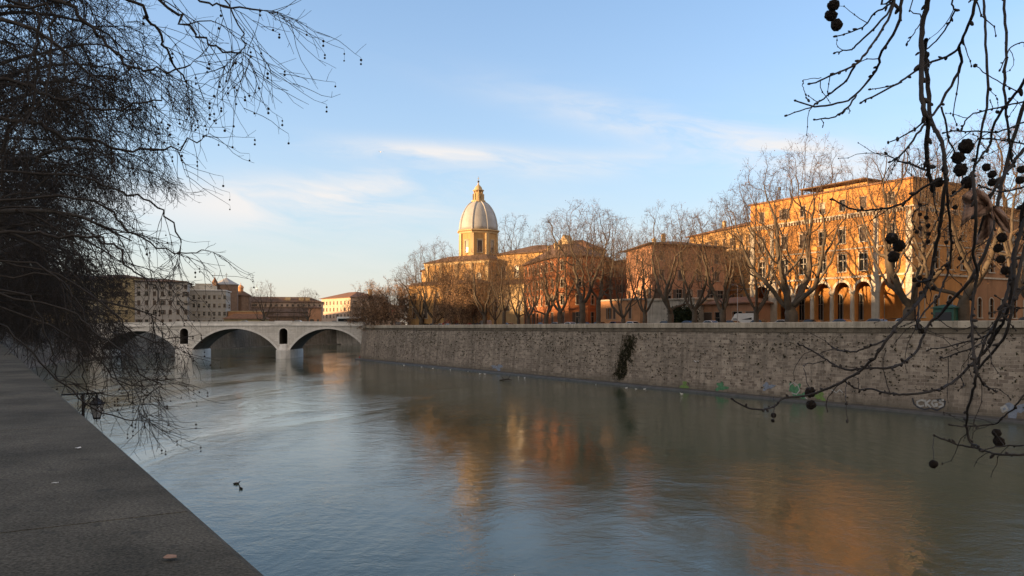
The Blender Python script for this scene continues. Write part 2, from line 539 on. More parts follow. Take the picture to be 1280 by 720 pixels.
def mat_water():
    m = bpy.data.materials.new('river_water')
    m.use_nodes = True
    nt = m.node_tree; N, L = nt.nodes.new, nt.links.new
    b = nt.nodes['Principled BSDF']
    b.inputs['Base Color'].default_value = (0.058, 0.074, 0.045, 1)
    b.inputs['Roughness'].default_value = 0.035
    b.inputs['IOR'].default_value = 1.33
    b.inputs['Specular IOR Level'].default_value = 0.5
    tc = N('ShaderNodeTexCoord')

    def nzn(scale, sc=(1, 1, 1), detail=4, rough=0.55, rot=0.0, dist=0.0):
        mp = N('ShaderNodeMapping'); mp.inputs['Scale'].default_value = sc; mp.inputs['Rotation'].default_value = (0, 0, rot)
        L(tc.outputs['Object'], mp.inputs[0])
        n = N('ShaderNodeTexNoise'); n.inputs['Scale'].default_value = scale; n.inputs['Detail'].default_value = detail
        n.inputs['Roughness'].default_value = rough; n.inputs['Distortion'].default_value = dist
        L(mp.outputs[0], n.inputs['Vector'])
        return n.outputs['Fac']
    # river axis is turned 33 degrees; ripples stretched across the current
    a = nzn(1.1, (1.0, 1.0, 1), 5, 0.6, dist=0.6)
    c = nzn(0.16, (1.0, 1.0, 1), 3, 0.5, R(-33), dist=1.2)
    f = nzn(4.5, (1, 1, 1), 3, 0.6)
    # calm and ruffled areas
    z = nzn(0.035, (1.6, 0.6, 1), 4, 0.6, R(-33), dist=0.8)
    mr = N('ShaderNodeMapRange'); mr.inputs['From Min'].default_value = 0.40; mr.inputs['From Max'].default_value = 0.62
    mr.inputs['To Min'].default_value = 0.35; mr.inputs['To Max'].default_value = 1.45
    L(z, mr.inputs['Value'])

    def mul(p, q):
        k = N('ShaderNodeMath'); k.operation = 'MULTIPLY'
        L(p, k.inputs[0])
        if isinstance(q, float): k.inputs[1].default_value = q
        else: L(q, k.inputs[1])
        return k.outputs[0]

    def add(p, q):
        k = N('ShaderNodeMath'); k.operation = 'ADD'; L(p, k.inputs[0]); L(q, k.inputs[1]); return k.outputs[0]
    w2 = nzn(0.42, (1.0, 1.0, 1), 4, 0.62, R(-33), dist=2.6)
    h = add(add(add(mul(a, 0.018), mul(c, 0.050)), mul(f, 0.010)), mul(w2, 0.024))
    h = mul(h, mr.outputs[0])
    bp = N('ShaderNodeBump'); bp.inputs['Strength'].default_value = 1.0; bp.inputs['Distance'].default_value = 1.0
    L(h, bp.inputs['Height']); L(bp.outputs[0], b.inputs['Normal'])
    return m


M['parapet'] = mat_parapet()
M['water'] = mat_water()
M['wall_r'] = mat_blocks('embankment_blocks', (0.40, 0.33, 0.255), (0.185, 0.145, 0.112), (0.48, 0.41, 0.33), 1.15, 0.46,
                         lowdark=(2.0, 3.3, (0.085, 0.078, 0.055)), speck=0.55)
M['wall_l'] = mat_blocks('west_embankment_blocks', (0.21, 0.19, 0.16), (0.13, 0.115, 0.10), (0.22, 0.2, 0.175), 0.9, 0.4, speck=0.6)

# ------------------------------------------------------------------ river banks
# east bank: long wall facing the river, in courses of stone
WD = Vector((-0.518, 0.855))            # upstream direction of the east wall
WN = Vector((-0.855, -0.518))           # towards the river
W0 = Vector((60.2, 94.0))


def east(px, n_off=0.0):
    """plan point on the line parallel to the east wall, n_off metres inland, that stands at photo column px"""
    t = (px - 640) / 1000
    Y = (100.2 + n_off) / (0.855 * t + 0.518)
    return Vector((t * Y, Y))


wall_line = [W0 - WD * 170, W0, W0 + WD * 60, W0 + WD * 120, W0 + WD * 170, W0 + WD * 205, Vector((-49.4, 275)), Vector((-52.2, 281)),
             Vector((-53.4, 287)), Vector((-53.6, 298)), Vector((-53, 310)), Vector((-46, 330)), Vector((-20, 362)), Vector((40, 400)), Vector((300, 520))]


def sweep(mb, line, prof, side, mi=0, dz=None, us=1.0):
    """sweep a profile (offset towards the river, z) along a plan line; side=+1: river is to the left of travel"""
    n = len(line)
    nor = []
    for i in range(n):
        t = (line[min(i + 1, n - 1)] - line[max(i - 1, 0)]).normalized()
        nor.append(Vector((-t.y, t.x)) * side)
    s = 0.0
    rows = []
    for i in range(n):
        if i: s += (line[i] - line[i - 1]).length
        d = dz(s, line[i]) if dz else 0.0
        rows.append((s, [(line[i].x + nor[i].x * o, line[i].y + nor[i].y * o, z + (d if z > 5 else 0)) for o, z in prof]))
    pv = [0.0]
    for k in range(1, len(prof)):
        pv.append(pv[-1] + math.hypot(prof[k][0] - prof[k - 1][0], prof[k][1] - prof[k - 1][1]))
    for i in range(n - 1):
        for k in range(len(prof) - 1):
            q = [rows[i][1][k], rows[i + 1][1][k], rows[i + 1][1][k + 1], rows[i][1][k + 1]]
            u = [(rows[i][0], pv[k]), (rows[i + 1][0], pv[k]), (rows[i + 1][0], pv[k + 1]), (rows[i][0], pv[k + 1])]
            if side < 0: q.reverse(); u.reverse()
            mb.poly(q[::-1], mi, u[::-1])


mb = MB()
sweep(mb, wall_line, [(1.35, -1.5), (0.0 + 1.20, 0.4), (0.22, 10.30)], 1)
east_wall = mb.build('embankment_wall', M['wall_r'])
tag(east_wall, 'long weathered stone river wall with tufts of weeds under the tree-lined street', 'wall')
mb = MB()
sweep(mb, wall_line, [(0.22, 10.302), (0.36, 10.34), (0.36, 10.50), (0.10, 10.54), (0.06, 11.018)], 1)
mb.build('string_course', mat_blocks('shaded_string_course', (0.20, 0.165, 0.12), (0.14, 0.115, 0.085), (0.06, 0.05, 0.04), 1.4, 5.0, speck=0.8), east_wall)  # stone darkened to paint in the shade under the parapet overhang
mb = MB()
sweep(mb, wall_line, [(0.06, 11.02), (0.30, 11.04), (0.32, 11.80), (0.28, 11.90),
                      (-0.25, 11.92), (-0.28, 10.85)], 1)
mb.build('parapet', mat_blocks('parapet_coping', (0.54, 0.465, 0.36), (0.40, 0.34, 0.26), (0.15, 0.12, 0.1), 1.9, 5.0, speck=0.6), east_wall)
mb = MB()
sweep(mb, wall_line[:8], [(3.4, -1.5), (3.0, 0.22), (2.9, 0.34), (1.0, 0.42)], 1)
mb.build('footing', M['quay'], east_wall)

# west bank
LD = Vector((-0.551, 0.8345))           # upstream direction of the west parapet
LN = Vector((0.8345, 0.551))            # towards the river
EDGE = 0.495


def west(s, perp=0.0):
    return LD * s + LN * perp


west_line = [west(-70, EDGE), west(-10, EDGE), west(0, EDGE), west(30, EDGE), west(60, EDGE), west(100, EDGE), west(150, EDGE), west(200, EDGE),
             Vector((-137, 220)), Vector((-150, 262)), Vector((-154, 289)), Vector((-154.5, 307)), Vector((-158, 400)), Vector((-148, 470)),
             Vector((-134, 519)), Vector((-118, 537)), Vector((-60, 562)), Vector((60, 605)), Vector((400, 700))]


def west_dz(s, p):
    return 1.7 * min(1, max(0, (p.y - 110) / 160))


mb = MB()
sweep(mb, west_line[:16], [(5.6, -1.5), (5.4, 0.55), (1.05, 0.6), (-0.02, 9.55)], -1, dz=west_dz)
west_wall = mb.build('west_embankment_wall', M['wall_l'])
tag(west_wall, 'grey stone river wall with low quay along the shaded bank, running on behind the bridge', 'wall')
# parapet: blocks with narrow joints, rounded edges
mb = MB()
prof = [(-0.02, 9.545), (-0.022, 10.30), (0.0, 10.32), (0.0, 10.465), (-0.012, 10.488), (-0.034, 10.50), (-0.505, 10.502), (-0.512, 10.486), (-0.520, 10.486), (-0.527, 10.501),
        (-0.60, 10.498), (-0.622, 10.47), (-0.622, 10.30), (-0.60, 10.28), (-0.60, 9.3)]


def resample(line, step, gap):
    out = []
    for a, b in zip(line[:-1], line[1:]):
        L = (b - a).length; k = max(1, round(L / step))
        for i in range(k):
            p, q = a + (b - a) * (i / k), a + (b - a) * ((i + 1) / k)
            t = (q - p).normalized()
            out.append([p + t * gap, q - t * gap])
    return out


blocks = resample(west_line[:3], 3.1, 0.004) + resample(west_line[2:8], 2.3, 0.0045) + resample(west_line[7:11], 6.0, 0.003)
for seg in blocks:
    d0 = west_dz(0, seg[0])
    sweep(mb, seg, prof, -1, dz=west_dz)
    for e, rev in ((0, False), (1, True)):
        t = (seg[1] - seg[0]).normalized(); nn = Vector((t.y, -t.x))
        d = west_dz(0, seg[e])
        ring = [(seg[e].x + nn.x * o, seg[e].y + nn.y * o, z + d) for o, z in prof]
        mb.poly(ring if rev else ring[::-1])
mb.build('parapet', M['parapet'], west_wall)
mb = MB()
sweep(mb, west_line[11:], [(-0.02, 9.56), (0.15, 9.6), (0.15, 9.9), (0, 9.92), (0, 10.5), (-0.4, 10.5), (-0.4, 9.0)], -1, dz=west_dz)
mb.build('coping', M['bridge_trim'], west_wall)

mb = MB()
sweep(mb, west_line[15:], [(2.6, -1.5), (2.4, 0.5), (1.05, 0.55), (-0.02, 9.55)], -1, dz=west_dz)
tag(mb.build('embankment_wall', mat_blocks('sunlit_far_blocks', (0.62, 0.58, 0.52), (0.5, 0.46, 0.41), (0.55, 0.5, 0.45), 0.9, 0.4, speck=0.5)),  # same bank wall, colour brightened so this stretch reads as sunlit
    'sunlit-toned river wall seen far off through the bridge arch nearest the bushy trees', 'wall')
# water
mb = MB()
mb.poly([(-900, -500, 0), (1200, -500, 0), (1200, 1600, 0), (-900, 1600, 0)])
tag(mb.build('river', M['water']), kind='structure')

# east ground
mb = MB()
gl = [p - Vector((-(wall_line[min(i + 1, len(wall_line) - 1)] - wall_line[max(i - 1, 0)]).normalized().y,
                  (wall_line[min(i + 1, len(wall_line) - 1)] - wall_line[max(i - 1, 0)]).normalized().x)) * 0.26 for i, p in enumerate(wall_line)]
mb.poly([(p.x, p.y, 10.9) for p in gl[::-1]] + [(gl[0].x + 300, -800, 10.9), (4000, -800, 10.9), (4000, 4200, 10.9), (2000, 4000, 10.9)])
tag(mb.build('ground', M['ground_r']), kind='structure')


def strip(line_fn, n0, n1, z, a, b, step=20, mi=0, mbx=None):
    m_ = mbx or MB()
    k = a
    while k < b - 1e-6:
        e = min(b, k + step)
        m_.poly([(*line_fn(k, n0), z), (*line_fn(k, n1), z), (*line_fn(e, n1), z), (*line_fn(e, n0), z)][::-1], mi)
        k = e
    return m_


def eastp(s, n):                         # along the east wall, n metres inland
    return tuple(W0 + WD * s - WN * n)


m1 = strip(eastp, 6.5, 16.5, 10.905, -160, 205)
tag(m1.build('road', M['asphalt']), kind='structure')
mbk = MB()
for s in range(-160, 205, 5):
    a, b = eastp(s, 6.2), eastp(s + 4.99, 6.2); c, d = eastp(s + 4.99, 6.5), eastp(s, 6.5)
    mbk.prism([a, b, c, d][::-1], 10.9, 11.03)
tag(mbk.build('kerb', M['kerb']), kind='structure')
mpt = MB()
for s in range(-160, 205, 6):
    strip(eastp, 11.9, 12.05, 10.909, s, s + 3, mbx=mpt)
tag(mpt.build('road_marking', M['paint']), kind='structure')

# west ground: sidewalk, road and the hill that keeps the low sun off the river
def sstep(a, b, x):
    t = min(1, max(0, (x - a) / (b - a))); return t * t * (3 - 2 * t)


def hill_h(x, y):
    ridge = 65.3 - 8.0 * sstep(48, 118, y) - 6.3 * sstep(170, 460, y)
    fade = 1 - sstep(430, 640, y)
    h = (ridge - 10) * sstep(-205, -325, x) * fade
    nz = noise.noise(Vector((x * 0.018, y * 0.018, 3.1))) * 4.0 + noise.noise(Vector((x * 0.07, y * 0.07, 1.7))) * 2.4 + noise.noise(Vector((x * 0.2, y * 0.2, 9.7))) * 1.3
    return h + nz * sstep(-215, -300, x) * fade


dense = []
for i, (a, b) in enumerate(zip(west_line[:-1], west_line[1:])):
    k = max(1, int((b - a).length / 9))
    dense += [a + (b - a) * (j / k) for j in range(k)]
dense.append(west_line[-1])
dense = [west(-560, EDGE), west(-480, EDGE), west(-400, EDGE), west(-330, EDGE), west(-260, EDGE), west(-190, EDGE), west(-120, EDGE)] + dense
offs = [0.45, 4, 10, 25, 50, 80, 110] + list(range(125, 330, 9)) + [350, 400, 480, 600, 900, 2500]
mb = MB()
grid = []
for i, p in enumerate(dense):
    t = (dense[min(i + 2, len(dense) - 1)] - dense[max(i - 2, 0)]).normalized(); nn = Vector((-t.y, t.x))
    row = []
    for o in offs:
        q = p + nn * o
        row.append((q.x, q.y, 9.45 + west_dz(0, p) * (1 if o < 500 else 1) + hill_h(q.x, q.y)))
    grid.append(row)
for i in range(len(grid) - 1):
    for k in range(len(offs) - 1):
        mb.poly([grid[i][k], grid[i + 1][k], grid[i + 1][k + 1], grid[i][k + 1]], 0 if offs[k] > 25 else 1)
tag(mb.build('hill', [M['hill'], M['asphalt']], smooth=True), kind='structure')
m2 = strip(lambda s, n: tuple(west(s, -n)), 0.0, 4.4, 9.5, -60, 130, step=19)
tag(m2.build('sidewalk', M['pave']), kind='structure')


# ------------------------------------------------------------------ buildings
def wall_open(mb, o, d, W, z0, z1, ops, rev=0.28, mi=0, nseg=10, rmi=None):
    """wall from plan point o along unit d (outward normal = d turned right) with openings (u0,u1,v0,v1,arch)"""
    ri = mi if rmi is None else rmi
    o = Vector(o); d = Vector(d); nrm = Vector((d.y, -d.x))

    def P(u, v, dep=0.0):
        q = o + d * u - nrm * dep
        return (q.x, q.y, v)
    us = sorted({0.0, W} | {k for op in ops for k in op[:2]})
    vs = sorted({z0, z1} | {k for op in ops for k in op[2:4]})
    for i in range(len(us) - 1):
        for j in range(len(vs) - 1):
            um, vm = (us[i] + us[i + 1]) / 2, (vs[j] + vs[j + 1]) / 2
            if any(op[0] < um < op[1] and op[2] < vm < op[3] for op in ops):
                continue
            mb.poly([P(us[i], vs[j]), P(us[i + 1], vs[j]), P(us[i + 1], vs[j + 1]), P(us[i], vs[j + 1])], mi)
    for op in ops:
        u0, u1, v0, v1 = op[:4]
        dep = op[5] if len(op) > 5 else rev
        if len(op) > 4 and op[4]:
            r = (u1 - u0) / 2; cz = v1 - r; cu = (u0 + u1) / 2
            arc = [(cu - r * math.cos(math.pi * k / nseg), cz + r * math.sin(math.pi * k / nseg)) for k in range(nseg + 1)]
            for (a, b) in zip(arc[:-1], arc[1:]):
                mb.poly([P(*a), P(*b), P(b[0], v1), P(a[0], v1)], mi)
                mb.poly([P(*b), P(*a), P(*a, dep), P(*b, dep)], ri)
            vt = cz
        else:
            vt = v1
            mb.poly([P(u0, v1), P(u1, v1), P(u1, v1, dep), P(u0, v1, dep)][::-1], ri)
        mb.poly([P(u0, v0), P(u0, vt), P(u0, vt, dep), P(u0, v0, dep)][::-1], ri)
        mb.poly([P(u1, v0), P(u1, vt), P(u1, vt, dep), P(u1, v0, dep)], ri)
        mb.poly([P(u0, v0), P(u1, v0), P(u1, v0, dep), P(u0, v0, dep)], ri)


_win = {}


def win_meshes(w, h, style, var=0):
    """surround mesh and pane mesh for one window, local: x along, -y outward, z up from the sill"""
    key = (round(w, 2), round(h, 2), style, var)
    if key in _win: return _win[key]
    f = MB()
    t = 0.16 if style in ('stone', 'arch', 'cross') else 0.09
    p = 0.07 if style in ('stone', 'arch', 'cross') else 0.04
    arch = style == 'arch'
    hz = h - w / 2 if arch else h
    f.box(-w / 2 - t, -w / 2, -p, 0.05, 0, hz); f.box(w / 2, w / 2 + t, -p, 0.05, 0, hz)
    f.box(-w / 2 - t - 0.1, w / 2 + t + 0.1, -p - 0.12, 0.05, -0.16, 0)
    if arch:
        n = 8
        for k in range(n):
            a0, a1 = math.pi * k / n, math.pi * (k + 1) / n
            r0, r1 = w / 2, w / 2 + t
            q = [(-r0 * math.cos(a0), hz + r0 * math.sin(a0)), (-r0 * math.cos(a1), hz + r0 * math.sin(a1)),
                 (-r1 * math.cos(a1), hz + r1 * math.sin(a1)), (-r1 * math.cos(a0), hz + r1 * math.sin(a0))]
            f.poly([(x, -p, z) for x, z in q][::-1])
            f.poly([(q[2][0], -p, q[2][1]), (q[3][0], -p, q[3][1]), (q[3][0], 0.05, q[3][1]), (q[2][0], 0.05, q[2][1])][::-1])
    else:
        f.box(-w / 2 - t, w / 2 + t, -p, 0.05, h, h + t)
        if style in ('stone', 'cross'):
            f.box(-w / 2 - t - 0.12, w / 2 + t + 0.12, -p - 0.16, 0.05, h + t + 0.15, h + t + 0.28)
    g = MB()
    if arch:
        pts = [(-w / 2, 0.24, 0), (w / 2, 0.24, 0)] + [(w / 2 * math.cos(math.pi * k / 8), 0.24, hz + w / 2 * math.sin(math.pi * k / 8)) for k in range(9)]
        g.poly(pts, 0)
    else:
        g.poly([(-w / 2, 0.24, 0), (w / 2, 0.24, 0), (w / 2, 0.24, h), (-w / 2, 0.24, h)], 0)
    bw = 0.16 if style == 'cross' else 0.07
    g.box(-bw / 2, bw / 2, 0.17, 0.235, 0, h - 0.002 if not arch else h - 0.05, 1)
    g.box(-w / 2, w / 2, 0.175, 0.23, h * 0.62, h * 0.62 + bw, 1)
    if var == 1 and not arch:                # half-drawn curtain or blind
        g.box(-w / 2 + .02, w / 2 - .02, 0.19, 0.228, h * .45, h - .02, 3)
    if var == 2 and not arch:                # closed shutters
        g.box(-w / 2, -.015, .08, .14, .02, h - .02, 2); g.box(.015, w / 2, .08, .14, .02, h - .02, 2)
    if var == 3 and not arch:                # shutters folded back against the wall
        g.box(-w - t, -w / 2 - t, -.07, -.02, .02, h - .02, 2); g.box(w / 2 + t, w + t, -.07, -.02, .02, h - .02, 2)
    if style == 'shut' and var == 0:
        g.box(-w / 2, -w * 0.06, 0.10, 0.16, 0.02, h - 0.02, 2); g.box(w * 0.06, w / 2, 0.10, 0.16, 0.02, h - 0.02, 2)
    _win[key] = (f.mesh('window', M['travertine'] if style in ('stone', 'arch', 'cross') else M['cream_trim']),
                 g.mesh('pane', [M['glass'], M['muntin'], M['shutter'], M['blind']]))
    return _win[key]


M['cream_trim'] = mat('window_trim', (0.42, 0.34, 0.26), var=0.2, scale=1.0)


def rows(W, n, z, w, h, style='plain', m0=None):
    """n evenly spaced windows along a side of width W; or explicit list of centres in n"""
    if isinstance(n, int):
        m0 = W / n / 2 if m0 is None else m0
        us = [m0 + (W - 2 * m0) * (k / (n - 1) if n > 1 else 0.5) for k in range(n)]
    else:
        us = n
    return [(u, z, w, h, style) for u in us]


rw = random.Random(77)


def add_windows(root, o, d, wins):
    o = Vector(o); d = Vector(d)
    rz = math.atan2(d.y, d.x)
    for (u, z, w, h, st) in wins:
        f, g = win_meshes(w, h, st, rw.choice((0, 0, 0, 1, 2, 0) if st in ('cross', 'stone') else (0, 0, 1, 2, 3, 2)))
        q = o + d * u
        fo = place_mesh('window', f, root, (q.x, q.y, z), rz)
        place_mesh('pane', g, fo)


def op_of(wins):
    return [(u - w / 2, u + w / 2, z, z + h, st == 'arch') for (u, z, w, h, st) in wins]


def hip(mb, pts, z0, rise, over=0.6, k=0.0, fascia=0.22, mi=0, ridge=None):
    """roof over a convex plan polygon: overhanging eave slab and slopes to a ridge line or a smaller top polygon"""
    n = len(pts)
    c = Vector((sum(p[0] for p in pts) / n, sum(p[1] for p in pts) / n))
    pts = [Vector(p) for p in pts]
    outp = []
    for i in range(n):
        a, b, e = pts[i - 1], pts[i], pts[(i + 1) % n]
        d1, d2 = (b - a).normalized(), (e - b).normalized()
        n1, n2 = Vector((d1.y, -d1.x)), Vector((d2.y, -d2.x))
        bi = (n1 + n2).normalized()
        outp.append(b + bi * over / max(0.4, bi.dot(n1)))
    mb.prism([tuple(p) for p in outp], z0 + 0.003, z0 + fascia, mi)
    z1 = z0 + fascia + 0.002
    if n == 4 and k == 0.0:
        L01, L12 = (outp[1] - outp[0]).length, (outp[2] - outp[1]).length
        if L01 >= L12:
            i0 = 0; L, S = L01, L12
        else:
            i0 = 1; L, S = L12, L01
        q = [outp[(i0 + j) % 4] for j in range(4)]
        m1, m2 = (q[0] + q[3]) / 2, (q[1] + q[2]) / 2
        ax = (m2 - m1).normalized()
        ins = S / 2 if ridge is None else ridge
        r1, r2 = m1 + ax * min(ins, L * 0.48), m2 - ax * min(ins, L * 0.48)
        A, B, C, D = [(*p, z1) for p in q]; E, F = (*r1, z1 + rise), (*r2, z1 + rise)
        mb.poly([A, B, F, E], mi); mb.poly([B, C, F], mi); mb.poly([C, D, E, F], mi); mb.poly([D, A, E], mi)
    else:
        top = [(c.x + (p.x - c.x) * k, c.y + (p.y - c.y) * k, z1 + rise) for p in outp]
        for i in range(n):
            j = (i + 1) % n
            mb.poly([(*outp[i], z1), (*outp[j], z1), top[j], top[i]], mi)
        if k > 0: mb.poly(top, mi)


def building(name, label, pts, z0, z1, wall, sides, roof=('hip', 3.0, 0.6), roofm='tile', cat='building', bands=(), band_m='travertine',
             chimneys=(), group=None, base=None, nch=0):
    """plan polygon pts (world, counter-clockwise from above); sides {edge index: [window tuples]} with z above z0"""
    pts = [Vector(p) for p in pts]
    o0 = pts[0]
    d0 = (pts[1] - pts[0]).normalized()
    rz = math.atan2(d0.y, d0.x)
    root = empty(name, (o0.x, o0.y, z0), rz)
    tag(root, label, cat, group)
    rot = Matrix.Rotation(-rz, 2)
    lp = [rot @ (p - o0) for p in pts]
    H = z1 - z0
    n = len(lp)
    w = MB()
    for i in range(n):
        a, b = lp[i], lp[(i + 1) % n]
        d = (b - a).normalized(); L = (b - a).length
        wins = sides.get(i, [])
        wall_open(w, a, d, L, 0.0, H, op_of(wins))
        add_windows(root, a, d, wins)
    w.poly([(p.x, p.y, H) for p in lp])
    # dark interior backing so that no light leaks through the building
    w.build('wall', wall, root)
    for (bz, bh, bp) in bands:
        m_ = MB()
        for i in range(n):
            a, b = lp[i], lp[(i + 1) % n]
            d = (b - a).normalized(); nr = Vector((d.y, -d.x))
            a2, b2 = a - d * bp * 0.98, b + d * bp * 0.98
            m_.prism([tuple(a2 - nr * 0.05), tuple(a2 + nr * bp), tuple(b2 + nr * bp), tuple(b2 - nr * 0.05)][::-1], bz + 0.001 * i, bz + bh + 0.0015 * i)
        m_.build('cornice', M[band_m], root)
    r = MB()
    kind = roof[0]
    if kind == 'hip':
        hip(r, lp, H, roof[1], roof[2], roof[3] if len(roof) > 3 else 0.0)
    elif kind == 'flat':
        c = Vector((sum(p.x for p in lp) / n, sum(p.y for p in lp) / n))
        hip(r, lp, H, 0.05, roof[2], 0.97, fascia=0.35)
    ro = r.build('roof', M[roofm], root)
    for (u, v, zz, s, hh) in chimneys:
        m_ = MB(); m_.box(u - s / 2, u + s / 2, v - s / 2, v + s / 2, H + zz, H + zz + hh); m_.box(u - s / 2 - 0.1, u + s / 2 + 0.1, v - s / 2 - 0.1, v + s / 2 + 0.1, H + zz + hh + 0.002, H + zz + hh + 0.2)
        m_.build('chimney', M['cream'], ro)
    cc = sum(lp, Vector((0, 0))) / n
    for k in range(nch):
        q = cc + (lp[k % n] - cc) * (.42 + .1 * k)
        top_ = (roof[1] if kind == 'hip' else .3) * .75 + 1.3
        m_ = MB(); m_.box(q.x - .45, q.x + .45, q.y - .35, q.y + .35, H + .1, H + top_); m_.box(q.x - .55, q.x + .55, q.y - .45, q.y + .45, H + top_ + .002, H + top_ + .16)
        m_.box(q.x - .25, q.x + .25, q.y - .2, q.y + .2, H + top_ + .163, H + top_ + .42)
        m_.build('chimney', M['cream'], ro)
    return root, lp


def rect(a, b, depth):
    """rectangle with front edge a->b (seen from the river, a on the left hand) and depth inland"""
    a, b = Vector(a), Vector(b)
    d = (b - a).normalized(); inn = Vector((-d.y, d.x))
    return [a, b, b + inn * depth, a + inn * depth]


# --- the orange palace with its arcade
PA, PB = Vector((46.8, 157.0)), Vector((64.1, 127.9))
pal = empty('arcaded_palace', (PA.x, PA.y, 10.9), math.atan2((PB - PA).y, (PB - PA).x))
tag(pal, 'tall orange palace with stone arcade and white-framed windows behind the bare trees', 'palace')
PW, PD, PH = (PB - PA).length, 16.5, 24.2
ub = [2.9, 8.3, 12.5, 16.7, 20.8, 24.9, 30.1]
aw = [3.3, 3.1, 3.1, 3.1, 3.1, 3.1, 3.9]
wn_main = [(u, 9.9, 1.5, 2.9, 'cross') for u in ub]
wn_up = [(u, 14.8, 1.25, 2.4, 'stone') for u in ub]
wn_att = [(u, 20.45, 1.1, 1.9, 'plain') for u in ub]
front = wn_main + wn_up + wn_att
side_u = [2.4, 6.3, 10.2, 14.1]
side = [(u, z, w, h, s) for (z, w, h, s) in ((1.9, 1.3, 3.6, 'arch'), (9.9, 1.5, 2.9, 'cross'), (14.8, 1.25, 2.4, 'stone'), (20.45, 1.1, 1.9, 'plain')) for u in side_u]
w = MB()
arch_ops = [(u - a / 2, u + a / 2, 0.0, 8.05 + (a - 3.1) * 0.5, True, 0.9) for u, a in zip(ub, aw)]
wall_open(w, (0, 0), (1, 0), PW, 0, PH, op_of(front) + arch_ops, nseg=14)
wall_open(w, (PW, 0), (0, 1), PD, 0, PH, op_of(side))
wall_open(w, (PW, PD), (-1, 0), PW, 0, PH, [])
wall_open(w, (0, PD), (0, -1), PD, 0, PH, [])
w.poly([(0, 0, PH - 0.5), (PW, 0, PH - 0.5), (PW, PD, PH - 0.5), (0, PD, PH - 0.5)])
w.build('wall', M['orange'], pal)
add_windows(pal, (0, 0), (1, 0), front)
add_windows(pal, (PW, 0), (0, 1), side)
lg = MB()
loggia_w = [(u, 1.6, 1.5, 4.6, 'arch') for u in ub]
wall_open(lg, (0.02, 4.6), (1, 0), PW - 0.04, 0, 9.0, [(a - 0.02, b - 0.02, c, d, e) for a, b, c, d, e in op_of(loggia_w)])
lg.poly([(0.02, 0.9, 8.9), (PW - 0.02, 0.9, 8.9), (PW - 0.02, 4.6, 8.9), (0.02, 4.6, 8.9)])
lg.poly([(0.02, 0.02, 0.02), (PW - 0.02, 0.02, 0.02), (PW - 0.02, 4.6, 0.02), (0.02, 4.6, 0.02)])
for u0 in (0.02, PW - 0.02):
    lg.poly([(u0, 0.3, 0), (u0, 4.6, 0), (u0, 4.6, 9), (u0, 0.3, 9)])
lg.poly([(0.02, 0.9, 8.3), (PW - 0.02, 0.9, 8.3), (PW - 0.02, 0.9, 9.0), (0.02, 0.9, 9.0)])
lo = lg.build('loggia', M['orange'], pal)
add_windows(lo, (0, 4.6), (1, 0), loggia_w)
# archivolts, columns, pilasters
for u, a in zip(ub, aw):
    m_ = MB(); r0 = a / 2; cz = 8.05 + (a - 3.1) * 0.5 - r0
    n = 14
    for k in range(n):
        a0, a1 = math.pi * k / n, math.pi * (k + 1) / n
        q = [(u - r * math.cos(t), cz + r * math.sin(t)) for r, t in ((r0, a0), (r0, a1), (r0 + 0.42, a1), (r0 + 0.42, a0))]
        m_.poly([(x, -0.09, z) for x, z in q][::-1])
        m_.poly([(q[2][0], -0.09, q[2][1]), (q[3][0], -0.09, q[3][1]), (q[3][0], 0.02, q[3][1]), (q[2][0], 0.02, q[2][1])][::-1])
        m_.poly([(q[0][0], -0.09, q[0][1]), (q[1][0], -0.09, q[1][1]), (q[1][0], 0.02, q[1][1]), (q[0][0], 0.02, q[0][1])])
    m_.box(u - 0.22, u + 0.22, -0.2, 0.02, cz + r0 - 0.06, cz + r0 + 0.62)
    m_.build('archivolt', M['travertine'], pal)
edges = [(ub[k] + aw[k] / 2, ub[k + 1] - aw[k + 1] / 2) for k in range(6)]
for k, (e0, e1) in enumerate(edges):
    m_ = MB()
    if 0 < k < 5:
        m_.box(e0 + 0.02, e1 - 0.02, -0.22, 0.03, 0, 0.9)
        m_.lathe([(0.48, 0.9), (0.40, 1.1), (0.37, 3.4), (0.33, 5.75), (0.46, 5.95), (0.5, 6.2)], 14, ((e0 + e1) / 2, -0.06, 0))
        m_.box(e0 - 0.02, e1 + 0.02, -0.3, 0.03, 6.2, 6.52)
    else:
        m_.box(e0 + 0.15, e1 - 0.15, -0.25, 0.03, 0, 8.68)
        m_.box(e0 + 0.05, e1 - 0.05, -0.32, 0.02, 6.1, 6.5)
    m_.build('column', M['travertine'], pal)
for u0, u1 in ((0.05, 1.0), (26.9, 27.8), (PW - 1.15, PW - 0.05), (5.0, 5.8)):
    m_ = MB(); m_.box(u0, u1, -0.18, 0.03, 0.0, 8.68); m_.box(u0, u1, -0.14, 0.03, 9.05, 19.0)
    m_.build('pilaster', M['travertine'], pal)
m_ = MB()
for z0_, z1_, p_ in ((8.7, 9.03, 0.24), (13.6, 13.82, 0.12), (19.55, 19.8, 0.38)):
    m_.box(-p_, PW + p_, -p_, 0.04, z0_, z1_); m_.box(PW - 0.04, PW + p_, 0.042, PD, z0_ + 0.002, z1_ + 0.002)
for k in range(56):
    u = 0.3 + k * (PW - 0.6) / 55
    m_.box(u - 0.13, u + 0.13, -0.3, 0.03, 19.0, 19.545)
for k in range(26):
    u = 0.3 + k * (PD - 0.6) / 25
    m_.box(PW - 0.03, PW + 0.3, u - 0.13, u + 0.13, 19.0, 19.545)
m_.build('cornice', M['travertine'], pal)
m_ = MB()
m_.box(-0.35, PW + 0.35, -0.35, 0.45, PH - 0.16, PH + 0.12); m_.box(PW - 0.45, PW + 0.35, 0.452, PD, PH - 0.158, PH + 0.122)
m_.box(-0.35, 0.45, 0.452, PD, PH - 0.158, PH + 0.122)
